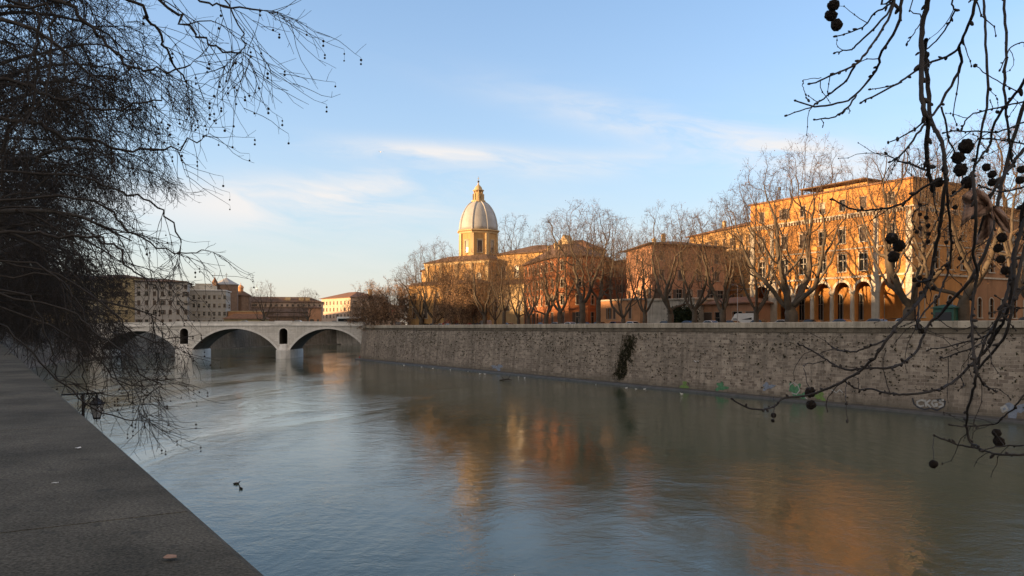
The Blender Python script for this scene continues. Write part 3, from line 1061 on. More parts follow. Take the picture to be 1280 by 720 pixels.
m_.build('roof_edge', M['tile'], pal)
# roof terrace shelter
rt = MB()
rt.box(13.5, 22.5, 4.5, 10.5, PH - 0.48, PH + 1.7)
tb = rt.build('roof_shelter', M['yellow'], pal)
rt = MB(); rt.box(9.5, 23.3, 2.6, 11.5, PH + 1.72, PH + 1.95); rt.box(9.8, 9.95, 2.8, 2.95, PH - 0.48, PH + 1.715); rt.box(9.8, 9.95, 11.0, 11.15, PH - 0.48, PH + 1.715)
rt.build('canopy', M['tile_dark'], tb)
m_ = MB(); m_.tube([(5.4, 2.0, PH - 0.5), (5.4, 2.0, PH + 2.3)], 0.06, 6); m_.box(5.2, 5.6, 1.8, 2.2, PH + 2.3, PH + 2.9)
m_.build('mast', M['iron'], pal)

# lower wing round the corner
ax = (PB - PA).normalized(); inn = Vector((-ax.y, ax.x))
WA = PB + inn * (PD + 0.05)
wing = [WA - ax * 20 - ax * 0.0, WA, WA + inn * 44, WA + inn * 44 - ax * 20]
wside = [(2.4 + 3.7 * k, z, w_, h_, s_) for k in range(11) for (z, w_, h_, s_) in ((1.9, 1.3, 3.4, 'arch'), (9.8, 1.5, 2.8, 'cross'), (14.7, 1.2, 2.3, 'stone'))]
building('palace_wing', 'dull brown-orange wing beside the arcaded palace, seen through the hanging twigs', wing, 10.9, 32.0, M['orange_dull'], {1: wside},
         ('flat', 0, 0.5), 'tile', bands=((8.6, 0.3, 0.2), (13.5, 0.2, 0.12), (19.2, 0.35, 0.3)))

# --- neighbours just past the edges of the picture
n0 = PB - Vector((WD.x, WD.y)) * 19 + inn * 1.5; n1 = n0 - Vector((WD.x, WD.y)) * 44
building('ochre_palazzo', 'long ochre building across the side street from the arcaded palace', rect(n0, n1, 20), 10.9, 30.5, M['yellow'],
         {0: [x for z_ in (1.5, 6.4, 11.0, 15.2) for x in rows(44, 12, z_, 1.2, 2.3, 'stone')], 3: [x for z_ in (6.4, 11.0, 15.2) for x in rows(20, 5, z_, 1.2, 2.3, 'stone')]},
         ('hip', 3.0, .9), 'tile', bands=((5.2, .3, .18),), nch=2)
for s0, s1, hh, mm, nm, lb in ((60, 18, 27, 'ochre_grey', 'shaded_palazzo', 'shaded ochre building across the road behind the near plane trees'), (118, 74, 30, 'grey', 'grey_palazzo', 'shaded grey building further up the road behind the near plane trees')):
    e0, e1 = west(s0, -34), west(s1, -34)
    building(nm, lb, rect(e1, e0, 18), 9.4, hh, M[mm], {0: [x for z_ in (1.5, 6.2, 10.6, 14.8) for x in rows((e1 - e0).length, 11, z_, 1.2, 2.2, 'shut')]}, ('hip', 2.6, .9), 'tile_dark')

# --- yellow building behind, between palace and salmon house
ya, yb = Vector((X(862, 214), 214)), Vector((X(944, 186), 186))
YW = (yb - ya).length
building('yellow_palazzo', 'sunlit yellow building between the salmon house and the arcaded palace', rect(ya, yb, 18), 10.9, 35.2, M['yellow'],
         {0: rows(YW, 8, 20.2, 1.1, 1.9, 'shut') + rows(YW, 8, 15.3, 1.2, 2.3, 'shut') + rows(YW, 8, 10.5, 1.2, 2.3, 'shut') + rows(YW, 8, 5.4, 1.2, 2.4, 'stone')},
         ('hip', 2.6, 0.9), 'tile', bands=((9.2, 0.25, 0.15), (19.2, 0.2, 0.12)), nch=2)

# --- salmon house (corner towards us)
pc = Vector((X(815, 177), 177)); pl = Vector((X(783, 196), 196)); pr = Vector((X(907, 187), 187))
pq = [pl, pc, pr, pr + (pl - pc)]
LW, RW = (pc - pl).length, (pr - pc).length
building('salmon_house', 'salmon house with wide eaves, hipped roof and a row of big first-floor windows', pq, 10.9, 29.6, M['pink'],
         {0: rows(LW, [LW * 0.45], 15.2, 1.3, 2.0, 'shut') + rows(LW, [LW * .22, LW * .78], 11.4, 1.0, 1.6, 'shut') + rows(LW, 3, 6.2, 2.0, 2.7, 'plain', 2.6),
          1: rows(RW, 4, 15.2, 1.3, 2.0, 'shut') + rows(RW, 4, 11.0, 1.3, 2.1, 'shut') + rows(RW, 7, 6.2, 1.7, 2.6, 'plain') + rows(RW, 4, 1.0, 1.5, 2.6, 'plain')},
         ('hip', 1.9, 1.1), 'tile_dark', bands=((5.3, 0.3, 0.2),), nch=2)
# --- its low annex, white garden wall, hedge
a1, a2 = Vector((X(751, 188), 188)), Vector((X(800, 175.5), 175.5))
AW = (a2 - a1).length
building('low_annex', 'low peach annex with flat terrace and three tall dark windows behind the river wall', rect(a1, a2, 7), 10.9, 17.2, M['peach'],
         {0: rows(AW, [AW * .22, AW * .36, AW * .76], 2.2, 0.9, 2.5, 'plain')}, ('flat', 0, 0.25), 'travertine')
w1, w2 = Vector((X(809, 172), 172)), Vector((X(868, 160), 160))
building('white_shed', 'stained whitish low building with blank wall behind the dark hedge', rect(w1, w2, 5), 10.9, 16.7, M['dirty_white'],
         {0: rows((w2 - w1).length, [11.5], 0.3, 1.6, 2.8, 'plain')}, ('flat', 0, 0.3), 'travertine')
w3, w4 = Vector((X(872, 163), 163)), Vector((X(936, 150), 150))
building('brown_canteen', 'low brown building with dark openings between the salmon house and the palace', rect(w3, w4, 8), 10.9, 15.6, M['pink'],
         {0: rows((w4 - w3).length, [3, 6.4, 11.5, 15.0], 0.2, 2.6, 3.0, 'plain')}, ('hip', 1.3, 0.8), 'tile')

# --- rust building with rounded corner
rp = [Vector((X(655, 228), 228)), Vector((X(680, 208.5), 208.5)), Vector((X(694, 201), 201)), Vector((X(712, 196.5), 196.5)), Vector((X(735, 196.5), 196.5)),
      Vector((X(757, 203), 203)), Vector((30, 226)), Vector((10, 238))]
sd_ = {}
for i in range(5):
    L_ = (rp[i + 1] - rp[i]).length
    n_ = (5, 2, 1, 1, 2)[i]
    sd_[i] = rows(L_, n_, 14.6, 1.2, 2.1, 'stone') + rows(L_, n_, 10.3, 1.2, 1.9, 'stone') + rows(L_, n_, 5.9, 1.3, 2.3, 'stone') + rows(L_, n_, 1.0, 1.5, 3.0, 'plain')
building('rust_palazzo', 'rust-red building with rounded corner, stacked windows and low brown roof', rp, 10.9, 28.6, M['rust'], sd_, ('hip', 4.2, 1.0, 0.25), 'tile_dark',
         bands=((4.7, 0.25, 0.15), (9.3, 0.2, 0.12), (13.2, 0.45, 0.4)), band_m='rust_dark', nch=3)
q1, q2 = Vector((X(757.5, 205), 205)), Vector((X(783, 199), 199))
QW = (q2 - q1).length
building('red_rear_house', 'dark red narrow house squeezed beside the rust-red rounded building', rect(q1, q2, 14), 10.9, 27.6, M['rust_dark'],
         {0: rows(QW, 2, 13.2, 1.2, 2.0, 'shut') + rows(QW, 2, 9.0, 1.2, 1.9, 'shut') + rows(QW, 2, 4.8, 1.2, 2.2, 'shut')}, ('flat', 0, 0.5), 'tile_dark')
g1, g2 = Vector((X(657, 246), 246)), Vector((X(691, 234), 234))
building('brick_attic_house', 'brick-orange block rising over the rust-red building, next to the church', rect(g1, g2, 14), 10.9, 34.0, M['rust'],
         {0: rows((g2 - g1).length, 3, 19.6, 1.2, 2.0, 'shut')}, ('hip', 2.6, 0.7), 'tile')
h1, h2 = Vector((X(692, 243), 243)), Vector((X(736, 236), 236))
HW = (h2 - h1).length
gb, _ = building('cream_gabled_house', 'cream house top with roof gable showing above the rust-red building', rect(h1, h2, 10), 10.9, 34.6, M['cream'],
                 {0: rows(HW, 3, 20.6, 1.0, 1.6, 'shut')}, ('hip', 3.0, 0.6), 'tile')
m_ = MB()
m_.poly([(0.5, -0.05, 23.7), (6.5, -0.05, 23.7), (3.5, -0.05, 28.3)]); m_.poly([(6.5, 4, 23.7), (0.5, 4, 23.7), (3.5, 4, 28.3)])
m_.poly([(0.5, -0.05, 23.7), (3.5, -0.05, 28.3), (3.5, 4, 28.3), (0.5, 4, 23.7)]); m_.poly([(3.5, -0.05, 28.3), (6.5, -0.05, 23.7), (6.5, 4, 23.7), (3.5, 4, 28.3)])
m_.build('gable', M['cream'], gb)

# --- the domed church
CH = Vector((X(598, 262), 262))
ch = empty('domed_church', (CH.x, CH.y, 10.9), R(-38))
tag(ch, 'yellow church with ribbed lead dome, octagonal drum, lantern and cross', 'church')


def cbox(part, pts, z1, wins, material, roof=None, z0=0.0):
    w = MB(); n = len(pts)
    pts = [Vector(p) for p in pts]
    for i in range(n):
        a, b = pts[i], pts[(i + 1) % n]
        d = (b - a).normalized()
        wall_open(w, a, d, (b - a).length, z0, z1, op_of(wins.get(i, [])))
        add_windows(ch, a, d, wins.get(i, []))
    w.poly([(p.x, p.y, z1) for p in pts])
    o = w.build(part, material, ch)
    if roof:
        r = MB(); hip(r, pts, z1, *roof); r.build('roof', M['tile_dark'], ch)
    return o


# local axes: x towards the south-east along the bank, y inland
fr = [(-13, -11), (13.5, -11), (13.5, 13), (-13, 13)]
cbox('wall', fr, 21.0, {0: rows(26.5, [4, 9, 17.5, 22.5], 13, 1.8, 4.2, 'arch'), 1: rows(24, 3, 13, 1.8, 4, 'arch')}, M['yellow'], (2.2, 0.8, 0.55))
cbox('side_chapel', [(-15, -17), (15.5, -17), (15.5, -11.05), (-15, -11.05)], 13.5, {0: rows(30.5, 6, 3.2, 1.3, 3.4, 'stone') + rows(30.5, 6, 9.4, 1.3, 1.8, 'plain')}, M['yellow'], (1.2, 0.6))
cbox('nave', [(13.55, -7), (34, -7), (34, 9), (13.55, 9)], 22.6, {0: rows(20.4, 4, 15.5, 1.6, 3.6, 'arch'), 1: rows(16, 2, 15, 1.6, 3.4, 'arch')}, M['yellow'], (3.0, 0.8))
cbox('aisle', [(15.55, -13), (34, -13), (34, -7.05), (15.55, -7.05)], 13.0, {0: rows(18.4, 4, 5.2, 1.3, 2.8, 'stone'), 1: []}, M['cream'], (1.4, 0.6))
cbox('apse', [(-20, -6), (-16.5, -9), (-13.05, -9), (-13.05, 9), (-16.5, 9), (-20, 6)], 19.0, {0: [(2.2, 10.5, 1.5, 3.4, 'arch')], 5: [(6, 10.5, 1.5, 3.6, 'arch')]}, M['yellow'], (2.6, 0.7, 0.15))
for u in (-12.6, -6.3, 0.3, 6.6, 13.0):
    m_ = MB(); m_.box(u - 0.6, u + 0.6, -11.35, -10.98, 13.6, 20.2); m_.box(u - 0.75, u + 0.75, -11.45, -10.98, 19.5, 20.18)
    m_.build('pilaster', M['cream'], ch)
m_ = MB()
m_.box(-13.5, 14.0, -11.5, -10.97, 20.2, 20.95); m_.box(13.47, 14.0, -10.965, 13.4, 20.202, 20.952); m_.box(-13.5, -12.97, -10.965, 13.4, 20.202, 20.952)
m_.build('cornice', M['cream'], ch)
RD = 6.35
A8 = R(22.5)
m_ = MB()
octo = [(RD * math.cos(A8 + R(45) * k), RD * math.sin(A8 + R(45) * k)) for k in range(8)]
for k in range(8):
    a, b = Vector(octo[k]), Vector(octo[(k + 1) % 8])
    d = (b - a).normalized(); L_ = (b - a).length
    wall_open(m_, a, d, L_, 20.0, 31.6, [(L_ / 2 - 0.75, L_ / 2 + 0.75, 24.4, 28.2, False)])
    a_o = (a + b) / 2
m_.poly([(*p, 31.6) for p in octo])
drum = m_.build('drum', M['yellow'], ch)
for k in range(8):
    a, b = Vector(octo[k]), Vector(octo[(k + 1) % 8]); d = (b - a).normalized()
    add_windows(drum, a, d, [((b - a).length / 2, 24.4, 1.5, 3.8, 'stone')])
    m_ = MB(); c_ = Vector(octo[k]); q = c_.normalized()
    tn = Vector((-q.y, q.x))
    m_.prism([tuple(c_ - tn * .55 - q * .4), tuple(c_ - tn * .55 + q * .22), tuple(c_ + tn * .55 + q * .22), tuple(c_ + tn * .55 - q * .4)][::-1], 22.2, 30.6)
    m_.build('pilaster', M['cream'], drum)
m_ = MB()
m_.lathe([(RD - .3, 30.6), (RD + .25, 30.65), (RD + .4, 31.2), (RD + .95, 31.45), (RD + .95, 31.75), (RD - .2, 31.95)], 8, a0=A8)
m_.lathe([(RD - .3, 21.4), (RD + .5, 21.45), (RD + .5, 22.1), (RD - .2, 22.2)], 8, a0=A8)
m_.build('cornice', M['cream'], drum)
m_ = MB()
prof_d = []
DB, DT = 31.9, 41.3
for k in range(15):
    t = math.pi / 2 * k / 14
    prof_d.append((1.6 + (RD + 0.05 - 1.6) * math.cos(t) ** 1.22, DB + (DT - DB) * math.sin(t)))
m_.lathe(prof_d, 48)
dome = m_.build('dome', M['lead'], ch, smooth=True)
for k in range(8):
    a = A8 + R(45) * k
    m_ = MB()
    m_.tube([((r + .02) * math.cos(a), (r + .02) * math.sin(a), z) for r, z in prof_d], 0.27, 6)
    m_.build('rib', M['lead'], dome)
m_ = MB()
m_.lathe([(2.2, 42.0), (2.35, 42.3), (2.35, 42.7), (1.5, 42.75)], 16)
for k in range(8):
    a = R(45) * k
    m_.lathe([(0.22, 42.7), (0.2, 45.6), (0.3, 45.8)], 8, (1.35 * math.cos(a), 1.35 * math.sin(a), 0))
    m_.prism([(1.3 * math.cos(a - .12), 1.3 * math.sin(a - .12)), (1.9 * math.cos(a - .09), 1.9 * math.sin(a - .09)), (1.9 * math.cos(a + .09), 1.9 * math.sin(a + .09)), (1.3 * math.cos(a + .12), 1.3 * math.sin(a + .12))], 42.7, 44.9)
m_.lathe([(0.75, 42.7), (0.75, 45.7)], 12)
m_.lathe([(1.6, 45.78), (1.85, 45.95), (1.85, 46.15), (1.3, 46.4), (1.15, 47.0), (0.75, 47.5), (0.3, 47.9), (0.12, 48.7)], 16)
lan = m_.build('lantern', M['cream'], dome, (0, 0, -0.95))
m_ = MB(); m_.ell((0, 0, 49.0), (.36, .36, .36)); m_.box(-.05, .05, -.05, .05, 49.3, 50.6); m_.box(-.4, .4, -.045, .045, 49.95, 50.06)
m_.build('cross', M['iron'], lan)

# --- far west bank beyond the bridge
def far(name, label, px0, Y0, px1, Y1, depth, ztop, m, sides, roof=('hip', 3, .8), rm='tile_dark', z0=11.0, **kw):
    return building(name, label, rect((X(px0, Y0), Y0), (X(px1, Y1), Y1), depth), z0, ztop, m, sides, roof, rm, **kw)


def grid_w(W, n, zs, w, h, st='plain'):
    return [x for z in zs for x in rows(W, n, z, w, h, st)]


far('shaded_block', 'dim ochre block glimpsed behind the dense drooping branches', 20, 325, 92, 322, 20, 31, M['ochre_grey'],
    {0: grid_w(23, 7, (2, 6.5, 11, 15.5), 1.3, 2.2), 1: grid_w(20, 5, (2, 6.5, 11, 15.5), 1.3, 2.2)})
far('ochre_block', 'dull yellow block of flats behind the bridge, half hidden by branches', 92, 405, 168, 402, 24, 36.2, M['ochre_grey'],
    {0: grid_w(30, 8, (2, 6.8, 11.5, 16, 20.3), 1.4, 2.3)}, roof=('hip', 2.2, 1.0))
far('grey_block', 'tall grey block behind the bridge with a flat brown roof', 168.5, 398, 232, 404, 26, 34.2, M['grey'],
    {0: grid_w(25.5, 7, (2, 6.8, 11.5, 16, 19.6), 1.4, 2.3), 1: grid_w(26, 6, (2, 6.8, 11.5, 16), 1.4, 2.3)}, roof=('hip', 2.0, 1.0))
b2, lp2 = far('terrace_palazzo', 'long grey three-storey palazzo with white balustrade on its roof', 232.5, 420, 281, 424, 22, 30.8, M['grey'],
              {0: grid_w(20.5, 8, (2, 6.5, 10.8, 15.2), 1.2, 2.0, 'stone'), 1: grid_w(22, 6, (2, 6.5, 10.8, 15.2), 1.2, 2.0)}, roof=('flat', 0, .6), rm='bridge_trim',
              bands=((5.6, .3, .2), (14.2, .25, .15)))
m_ = MB(); m_.box(2, 15, 2, 3, 20.2, 22.4); m_.box(4, 12, 3.1, 8, 20.2, 23.6)
m_.build('balustrade', M['dirty_white'], b2)
# brick tower with pyramid roof
TY = 455
tw = empty('brick_tower', (X(283, TY), TY, 11.0), R(12)); tag(tw, 'octagonal brick tower with pointed grey roof and cross', 'tower')
m_ = MB(); oc = [(6.6 * math.cos(R(22.5 + 45 * k)), 6.6 * math.sin(R(22.5 + 45 * k))) for k in range(8)]
m_.prism(oc, 0, 24.4); m_.build('wall', M['brick'], tw)
m_ = MB(); m_.lathe([(7.2, 24.41), (7.3, 24.8), (3.6, 26.7), (0.25, 28.6)], 8, a0=A8); tr = m_.build('roof', M['lead'], tw)
m_ = MB(); m_.tube([(0, 0, 28.5), (0, 0, 31.4)], .12, 6); m_.box(-.7, .7, -.08, .08, 30.3, 30.5); m_.build('cross', M['iron'], tr)
m_ = MB(); m_.box(-1.0, 1.0, -6.62, -6.2, 12, 15); m_.box(-0.9, 0.9, -6.64, -6.25, 18, 21); m_.build('window', M['glass'], tw)
tu = empty('brick_turret', (X(268.5, 448), 448, 11.0)); tag(tu, 'slim brick bell turret standing against the pointed tower', 'turret')
m_ = MB(); m_.box(-1.2, 1.2, -1.2, 1.2, 0, 25.5); m_.build('wall', M['brick'], tu)
m_ = MB(); m_.lathe([(1.6, 25.51), (1.65, 25.8), (.9, 27.0), (.1, 28.6)], 8); m_.tube([(0, 0, 28.5), (0, 0, 31)], .1, 5); m_.build('roof', M['tile'], tu)
cu = empty('small_cupola', (X(301, 470), 470, 11.0)); tag(cu, 'small tiled roof with a little round lantern cupola on top', 'cupola')
m_ = MB(); m_.lathe([(6, 0), (6, 18.6)], 8, a0=A8); m_.build('wall', M['brick'], cu)
m_ = MB(); m_.lathe([(6.5, 18.61), (6.6, 18.9), (1.8, 21.6)], 8, a0=A8); m_.build('roof', M['tile_dark'], cu)
m_ = MB(); m_.lathe([(1.5, 21.4), (1.5, 23.4), (1.9, 23.5), (1.6, 24.3), (.9, 25.0), (.2, 25.4), (.1, 26.6)], 10); m_.build('lantern', M['peach'], cu)
# long hospital: tall hall with lower aisle in front
h0, h1_ = Vector((X(294, 476), 476)), Vector((X(403, 486), 486))
hw = (h1_ - h0).length
hosp, _ = building('long_hospital', 'very long low brick hall with two-stepped brown tiled roofs', rect(h0, h1_, 16), 11.0, 26.4, M['pale'],
                   {0: rows(hw, 16, 13.0, 1.2, 1.3, 'plain')}, ('hip', 3.4, .8), 'tile_dark')
m_ = MB()
m_.box(0, hw - 1, -12, -0.05, 0, 9.6); m_.build('aisle', M['brick'], hosp)
m_ = MB(); m_.poly([(-.5, -12.7, 9.5), (hw - .5, -12.7, 9.5), (hw - .5, -0.06, 12.7), (-.5, -0.06, 12.7)]); m_.poly([(-.5, -12.7, 9.2), (hw - .5, -12.7, 9.2), (hw - .5, -12.7, 9.5), (-.5, -12.7, 9.5)])
m_.poly([(-.5, -12.7, 9.2), (-.5, -12.7, 9.5), (-.5, -.06, 12.7), (-.5, -.06, 9.2)])
m_.build('aisle_roof', M['tile_dark'], hosp)
for u in (30, 38, 41.5):
    m_ = MB(); m_.box(u - 1.5, u + 1.5, 2, 5, 15.4, 18.6); m_.build('dormer', M['cream'], hosp)
far('pink_house', 'small pink-walled house in front of the long brick hall', 285, 432, 327, 434, 8, 19.8, M['peach'], {0: rows(18, 5, 4, 1.1, 1.8)}, roof=('flat', 0, .3), rm='cream')
far('terracotta_house', 'low brown-roofed row behind the bridge parapet, under the pink-walled house', 280, 412, 332, 414, 8, 15.6, M['ochre_grey'], {0: rows(21, 7, 1, 1.2, 2.0)}, roof=('hip', 2.6, .7), rm='tile')
far('salmon_lodge', 'salmon lodge beside the long brick hall, near the pale palazzo', 386, 440, 401, 442, 7, 22.0, M['pink'], {0: rows(6.6, 2, 3, 1.1, 1.8)}, roof=('hip', 1.2, .5), rm='tile')
far('low_roofs', 'low brown sheds strung out in front of the long brick hall', 334, 438, 384, 440, 8, 17.2, M['brick'], {0: rows(22, 7, 1.5, 1.2, 2.0)}, roof=('hip', 2.0, .6), rm='tile_dark')
p0, p1 = Vector((X(402, 540), 540)), Vector((X(438, 512), 512))
PWd = (p1 - p0).length
building('pale_palazzo', 'pale four-storey palazzo with brown hipped roof and chimney at the bridge end', rect(p0, p1, 26), 11.0, 30.6, M['pale'],
         {0: grid_w(PWd, 8, (2, 6.6, 11.0, 15.3), 1.5, 2.3, 'plain'), 1: grid_w(26, 4, (2, 6.6, 11.0, 15.3), 1.4, 2.3, 'plain')},
         ('hip', 4.2, 1.2), 'tile', chimneys=((PWd - 4, 17, 2.0, 1.8, 3.6),), bands=((14.2, .3, .2),))
far('far_terrace', 'distant low buildings between the pale palazzo and the dense bushy trees', 446, 590, 500, 600, 20, 27, M['pale'], {0: grid_w(31, 8, (3, 8, 12), 1.4, 2.2)})

# ------------------------------------------------------------------ bridge
BY0, BY1 = 290.0, 306.0
br = empty('stone_bridge', (-100, BY0, 0)); tag(br, 'pale three-arched stone bridge with niched piers crossing the river', 'bridge')


def top_z(x): return 12.25 - 0.00016 * (x + 88) ** 2


spans = [(-149.4, -121.6, 3.0, 9.9), (-116.1, -85.1, 3.0, 10.75), (-80.6, -53.2, 3.0, 10.7)]
piers = [(-121.6, -116.1), (-85.1, -80.6)]


def soffit(x, s):
    a, b, z0, z1 = s
    c, h = (a + b) / 2, (b - a) / 2
    rise = z1 - z0
    Rr = (h * h + rise * rise) / (2 * rise)
    return z1 - Rr + math.sqrt(max(0, Rr * Rr - (x - c) ** 2))


w = MB()
ox, oy = -100, BY0
for s in spans:
    n = 36
    xs = [s[0] + (s[1] - s[0]) * k / n for k in range(n + 1)]
    for a, b in zip(xs[:-1], xs[1:]):
        za, zb = soffit(a, s), soffit(b, s)
        A, B = a - ox, b - ox
        w.poly([(A, 0, za), (B, 0, zb), (B, 0, top_z(b)), (A, 0, top_z(a))])
        w.poly([(B, 16, zb), (A, 16, za), (A, 16, top_z(a)), (B, 16, top_z(b))])
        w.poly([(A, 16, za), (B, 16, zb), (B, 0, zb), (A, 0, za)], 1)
        w.poly([(A, 0, top_z(a)), (B, 0, top_z(b)), (B, 16, top_z(b)), (A, 16, top_z(a))])
for (a, b) in piers + [(-158.0, -149.4)]:
    A, B = a - ox, b - ox
    tz = (top_z(a) + top_z(b)) / 2
    c = (A + B) / 2
    ops = [(c - A - 1.5, c - A + 1.5, 5.2, 10.9, True, 9.0)] if b > -130 else []
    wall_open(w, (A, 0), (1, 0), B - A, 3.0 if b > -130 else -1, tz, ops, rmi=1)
    if ops:
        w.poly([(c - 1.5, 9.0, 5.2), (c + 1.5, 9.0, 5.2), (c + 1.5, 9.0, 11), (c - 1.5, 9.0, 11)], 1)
    wall_open(w, (B, 16), (-1, 0), B - A, -1, tz, [])
    w.poly([(A, 0, tz), (B, 0, tz), (B, 16, tz), (A, 16, tz)])
    w.poly([(A, 0, -1), (A, 16, -1), (A, 16, 3.05), (A, 0, 3.05)][::-1]); w.poly([(B, 0, -1), (B, 16, -1), (B, 16, 3.05), (B, 0, 3.05)])
w.build('span', [M['bridge'], mat('shaded_bridge_soffit', (0.13, 0.115, 0.10), var=0.3, scale=0.3)], br)  # dark second colour paints shade into the soffits and niche insides
# piers' footings
for (a, b) in piers:
    A, B = a - ox, b - ox; c = (A + B) / 2
    m_ = MB()
    ring = [(A - .35, 17.5), (A - .35, -.6), (A + .8, -2.6), (c, -3.3), (B - .8, -2.6), (B + .35, -.6), (B + .35, 17.5)]
    m_.prism(ring, -1.5, 2.7); m_.prism([(x * 1.0, y) for x, y in ring], 2.701, 3.15, k=0.985)
    m_.prism([(A + .5, 0.0), (A + .9, -1.5), (c, -2.2), (B - .9, -1.5), (B - .5, 0.0)], 3.16, 5.0, k=0.72, c=(c, 0))
    m_.build('pier', M['bridge_trim'], br)
    m_ = MB()
    n = 12
    for k in range(n):
        a0, a1 = math.pi * k / n, math.pi * (k + 1) / n
        q = [(c - r * math.cos(t), 9.4 + r * math.sin(t)) for r, t in ((1.5, a0), (1.5, a1), (1.85, a1), (1.85, a0))]
        m_.poly([(x, -.1, z) for x, z in q][::-1])
        m_.poly([(q[2][0], -.1, q[2][1]), (q[3][0], -.1, q[3][1]), (q[3][0], .02, q[3][1]), (q[2][0], .02, q[2][1])][::-1])
    m_.box(c - 1.85, c - 1.5, -.1, .02, 5.2, 9.4); m_.box(c + 1.5, c + 1.85, -.1, .02, 5.2, 9.4); m_.box(c - 2.0, c + 2.0, -.3, .02, 4.9, 5.19)
    m_.build('niche_frame', M['bridge_trim'], br)
for s in spans:
    m_ = MB(); n = 30
    xs = [s[0] + (s[1] - s[0]) * k / n for k in range(n + 1)]
    for a, b in zip(xs[:-1], xs[1:]):
        za, zb = soffit(a, s), soffit(b, s)
        # ring thickness measured radially
        c = (s[0] + s[1]) / 2
        rise = s[3] - s[2]; h = (s[1] - s[0]) / 2; Rr = (h * h + rise * rise) / (2 * rise); cz = s[3] - Rr

        def up(x, z, t=0.75):
            v = Vector((x - c, z - cz)).normalized(); return (x + v.x * t, z + v.y * t)
        ua, ub_ = up(a, za), up(b, zb)
        m_.poly([(a - ox, -.06, za), (b - ox, -.06, zb), (ub_[0] - ox, -.06, ub_[1]), (ua[0] - ox, -.06, ua[1])])
        m_.poly([(ua[0] - ox, -.06, ua[1]), (ub_[0] - ox, -.06, ub_[1]), (ub_[0] - ox, .01, ub_[1]), (ua[0] - ox, .01, ua[1])])
        m_.poly([(a - ox, .01, za), (b - ox, .01, zb), (b - ox, -.06, zb), (a - ox, -.06, za)])
    m_.build('arch_ring', M['bridge_trim'], br)
m_ = MB()
xs = [-158 + 4.0 * k for k in range(27)]
for a, b in zip(xs[:-1], xs[1:]):
    A, B = a - ox, b - ox; ta, tb_ = top_z(a), top_z(b)
    for y0, y1, lo_, hi_ in ((-.35, .3, -.42, -.12), (-.12, .28, -.12, .98), (-.24, .36, .98, 1.16), (15.72, 16.12, -.12, .98), (15.64, 16.24, .98, 1.16)):
        p = [(A, y0, ta + lo_), (B, y0, tb_ + lo_), (B, y1, tb_ + lo_), (A, y1, ta + lo_), (A, y0, ta + hi_), (B, y0, tb_ + hi_), (B, y1, tb_ + hi_), (A, y1, ta + hi_)]
        for q in ((0, 1, 5, 4), (2, 3, 7, 6), (4, 5, 6, 7), (3, 2, 1, 0)):
            m_.poly([p[i] for i in q])
for (a, b) in piers:
    c = (a + b) / 2 - ox
    m_.box(c - 3.1, c + 3.1, -.45, .4, top_z(a) - .1, top_z(a) + 1.35)
m_.build('parapet', M['bridge_trim'], br)
m_ = MB()
for a, b in zip(xs[:-1], xs[1:]):
    A, B = a - ox, b - ox
    m_.poly([(A, .3, top_z(a) + .02), (B, .3, top_z(b) + .02), (B, 15.7, top_z(b) + .02), (A, 15.7, top_z(a) + .02)])
m_.build('roadway', M['asphalt'], br)

#@@PART2@@
# ------------------------------------------------------------------ trees
class Twigs:
    """polylines with radii, built as thin tapered tubes in one mesh"""

    def __init__(s): s.g = {}

    def add(s, pts, rad, k, mi=0):
        s.g.setdefault((len(pts), k, mi), []).append((pts, rad))

    def build(s, name, mats, parent=None, extra=None):
        V, F, MI = [], [], []
        base = 0
        for (n, k, mi), lst in s.g.items():
            P = np.array([a for a, _ in lst], dtype=np.float64)            # M,n,3
            Rr = np.array([b for _, b in lst], dtype=np.float64)           # M,n
            T = np.empty_like(P)
            T[:, 1:-1] = P[:, 2:] - P[:, :-2]
            T[:, 0] = P[:, 1] - P[:, 0]; T[:, -1] = P[:, -1] - P[:, -2]
            T /= np.linalg.norm(T, axis=2, keepdims=True) + 1e-9
            ref = np.zeros_like(T); ref[..., 0] = 0.31; ref[..., 1] = 0.87; ref[..., 2] = 0.38
            U = np.cross(T, ref); U /= np.linalg.norm(U, axis=2, keepdims=True) + 1e-9
            W = np.cross(T, U)
            ang = 2 * np.pi * np.arange(k) / k
            ring = (U[:, :, None, :] * np.cos(ang)[None, None, :, None] + W[:, :, None, :] * np.sin(ang)[None, None, :, None]) * Rr[:, :, None, None]
            vv = (P[:, :, None, :] + ring).reshape(-1, 3)
            m = len(lst)
            idx = base + np.arange(m * n * k).reshape(m, n, k)
            a = idx[:, :-1, :]; b = np.roll(idx, -1, axis=2)[:, :-1, :]; c = np.roll(idx, -1, axis=2)[:, 1:, :]; d = idx[:, 1:, :]
            q = np.stack([a, b, c, d], axis=-1).reshape(-1, 4)
            V.append(vv); F.append(q); MI.append(np.full(len(q), mi, dtype=np.int32))
            base += len(vv)
        if extra is not None:                                              # loose quads (leaves): array K,4,3
            ex, mi = extra
            k = len(ex)
            V.append(ex.reshape(-1, 3)); F.append(base + np.arange(k * 4).reshape(k, 4)); MI.append(np.full(k, mi, dtype=np.int32))
            base += k * 4
        V = np.concatenate(V); F = np.concatenate(F); MI = np.concatenate(MI)
        me = bpy.data.meshes.new(name)
        me.vertices.add(len(V)); me.vertices.foreach_set('co', V.astype(np.float32).ravel())
        me.loops.add(F.size); me.loops.foreach_set('vertex_index', F.astype(np.int32).ravel())
        me.polygons.add(len(F)); me.polygons.foreach_set('loop_start', np.arange(0, F.size, 4, dtype=np.int32))
        for m in (mats if isinstance(mats, (list, tuple)) else [mats]): me.materials.append(m)
        me.polygons.foreach_set('material_index', MI)
        me.polygons.foreach_set('use_smooth', np.ones(len(F), dtype=bool))
        me.update(calc_edges=True)
        return me


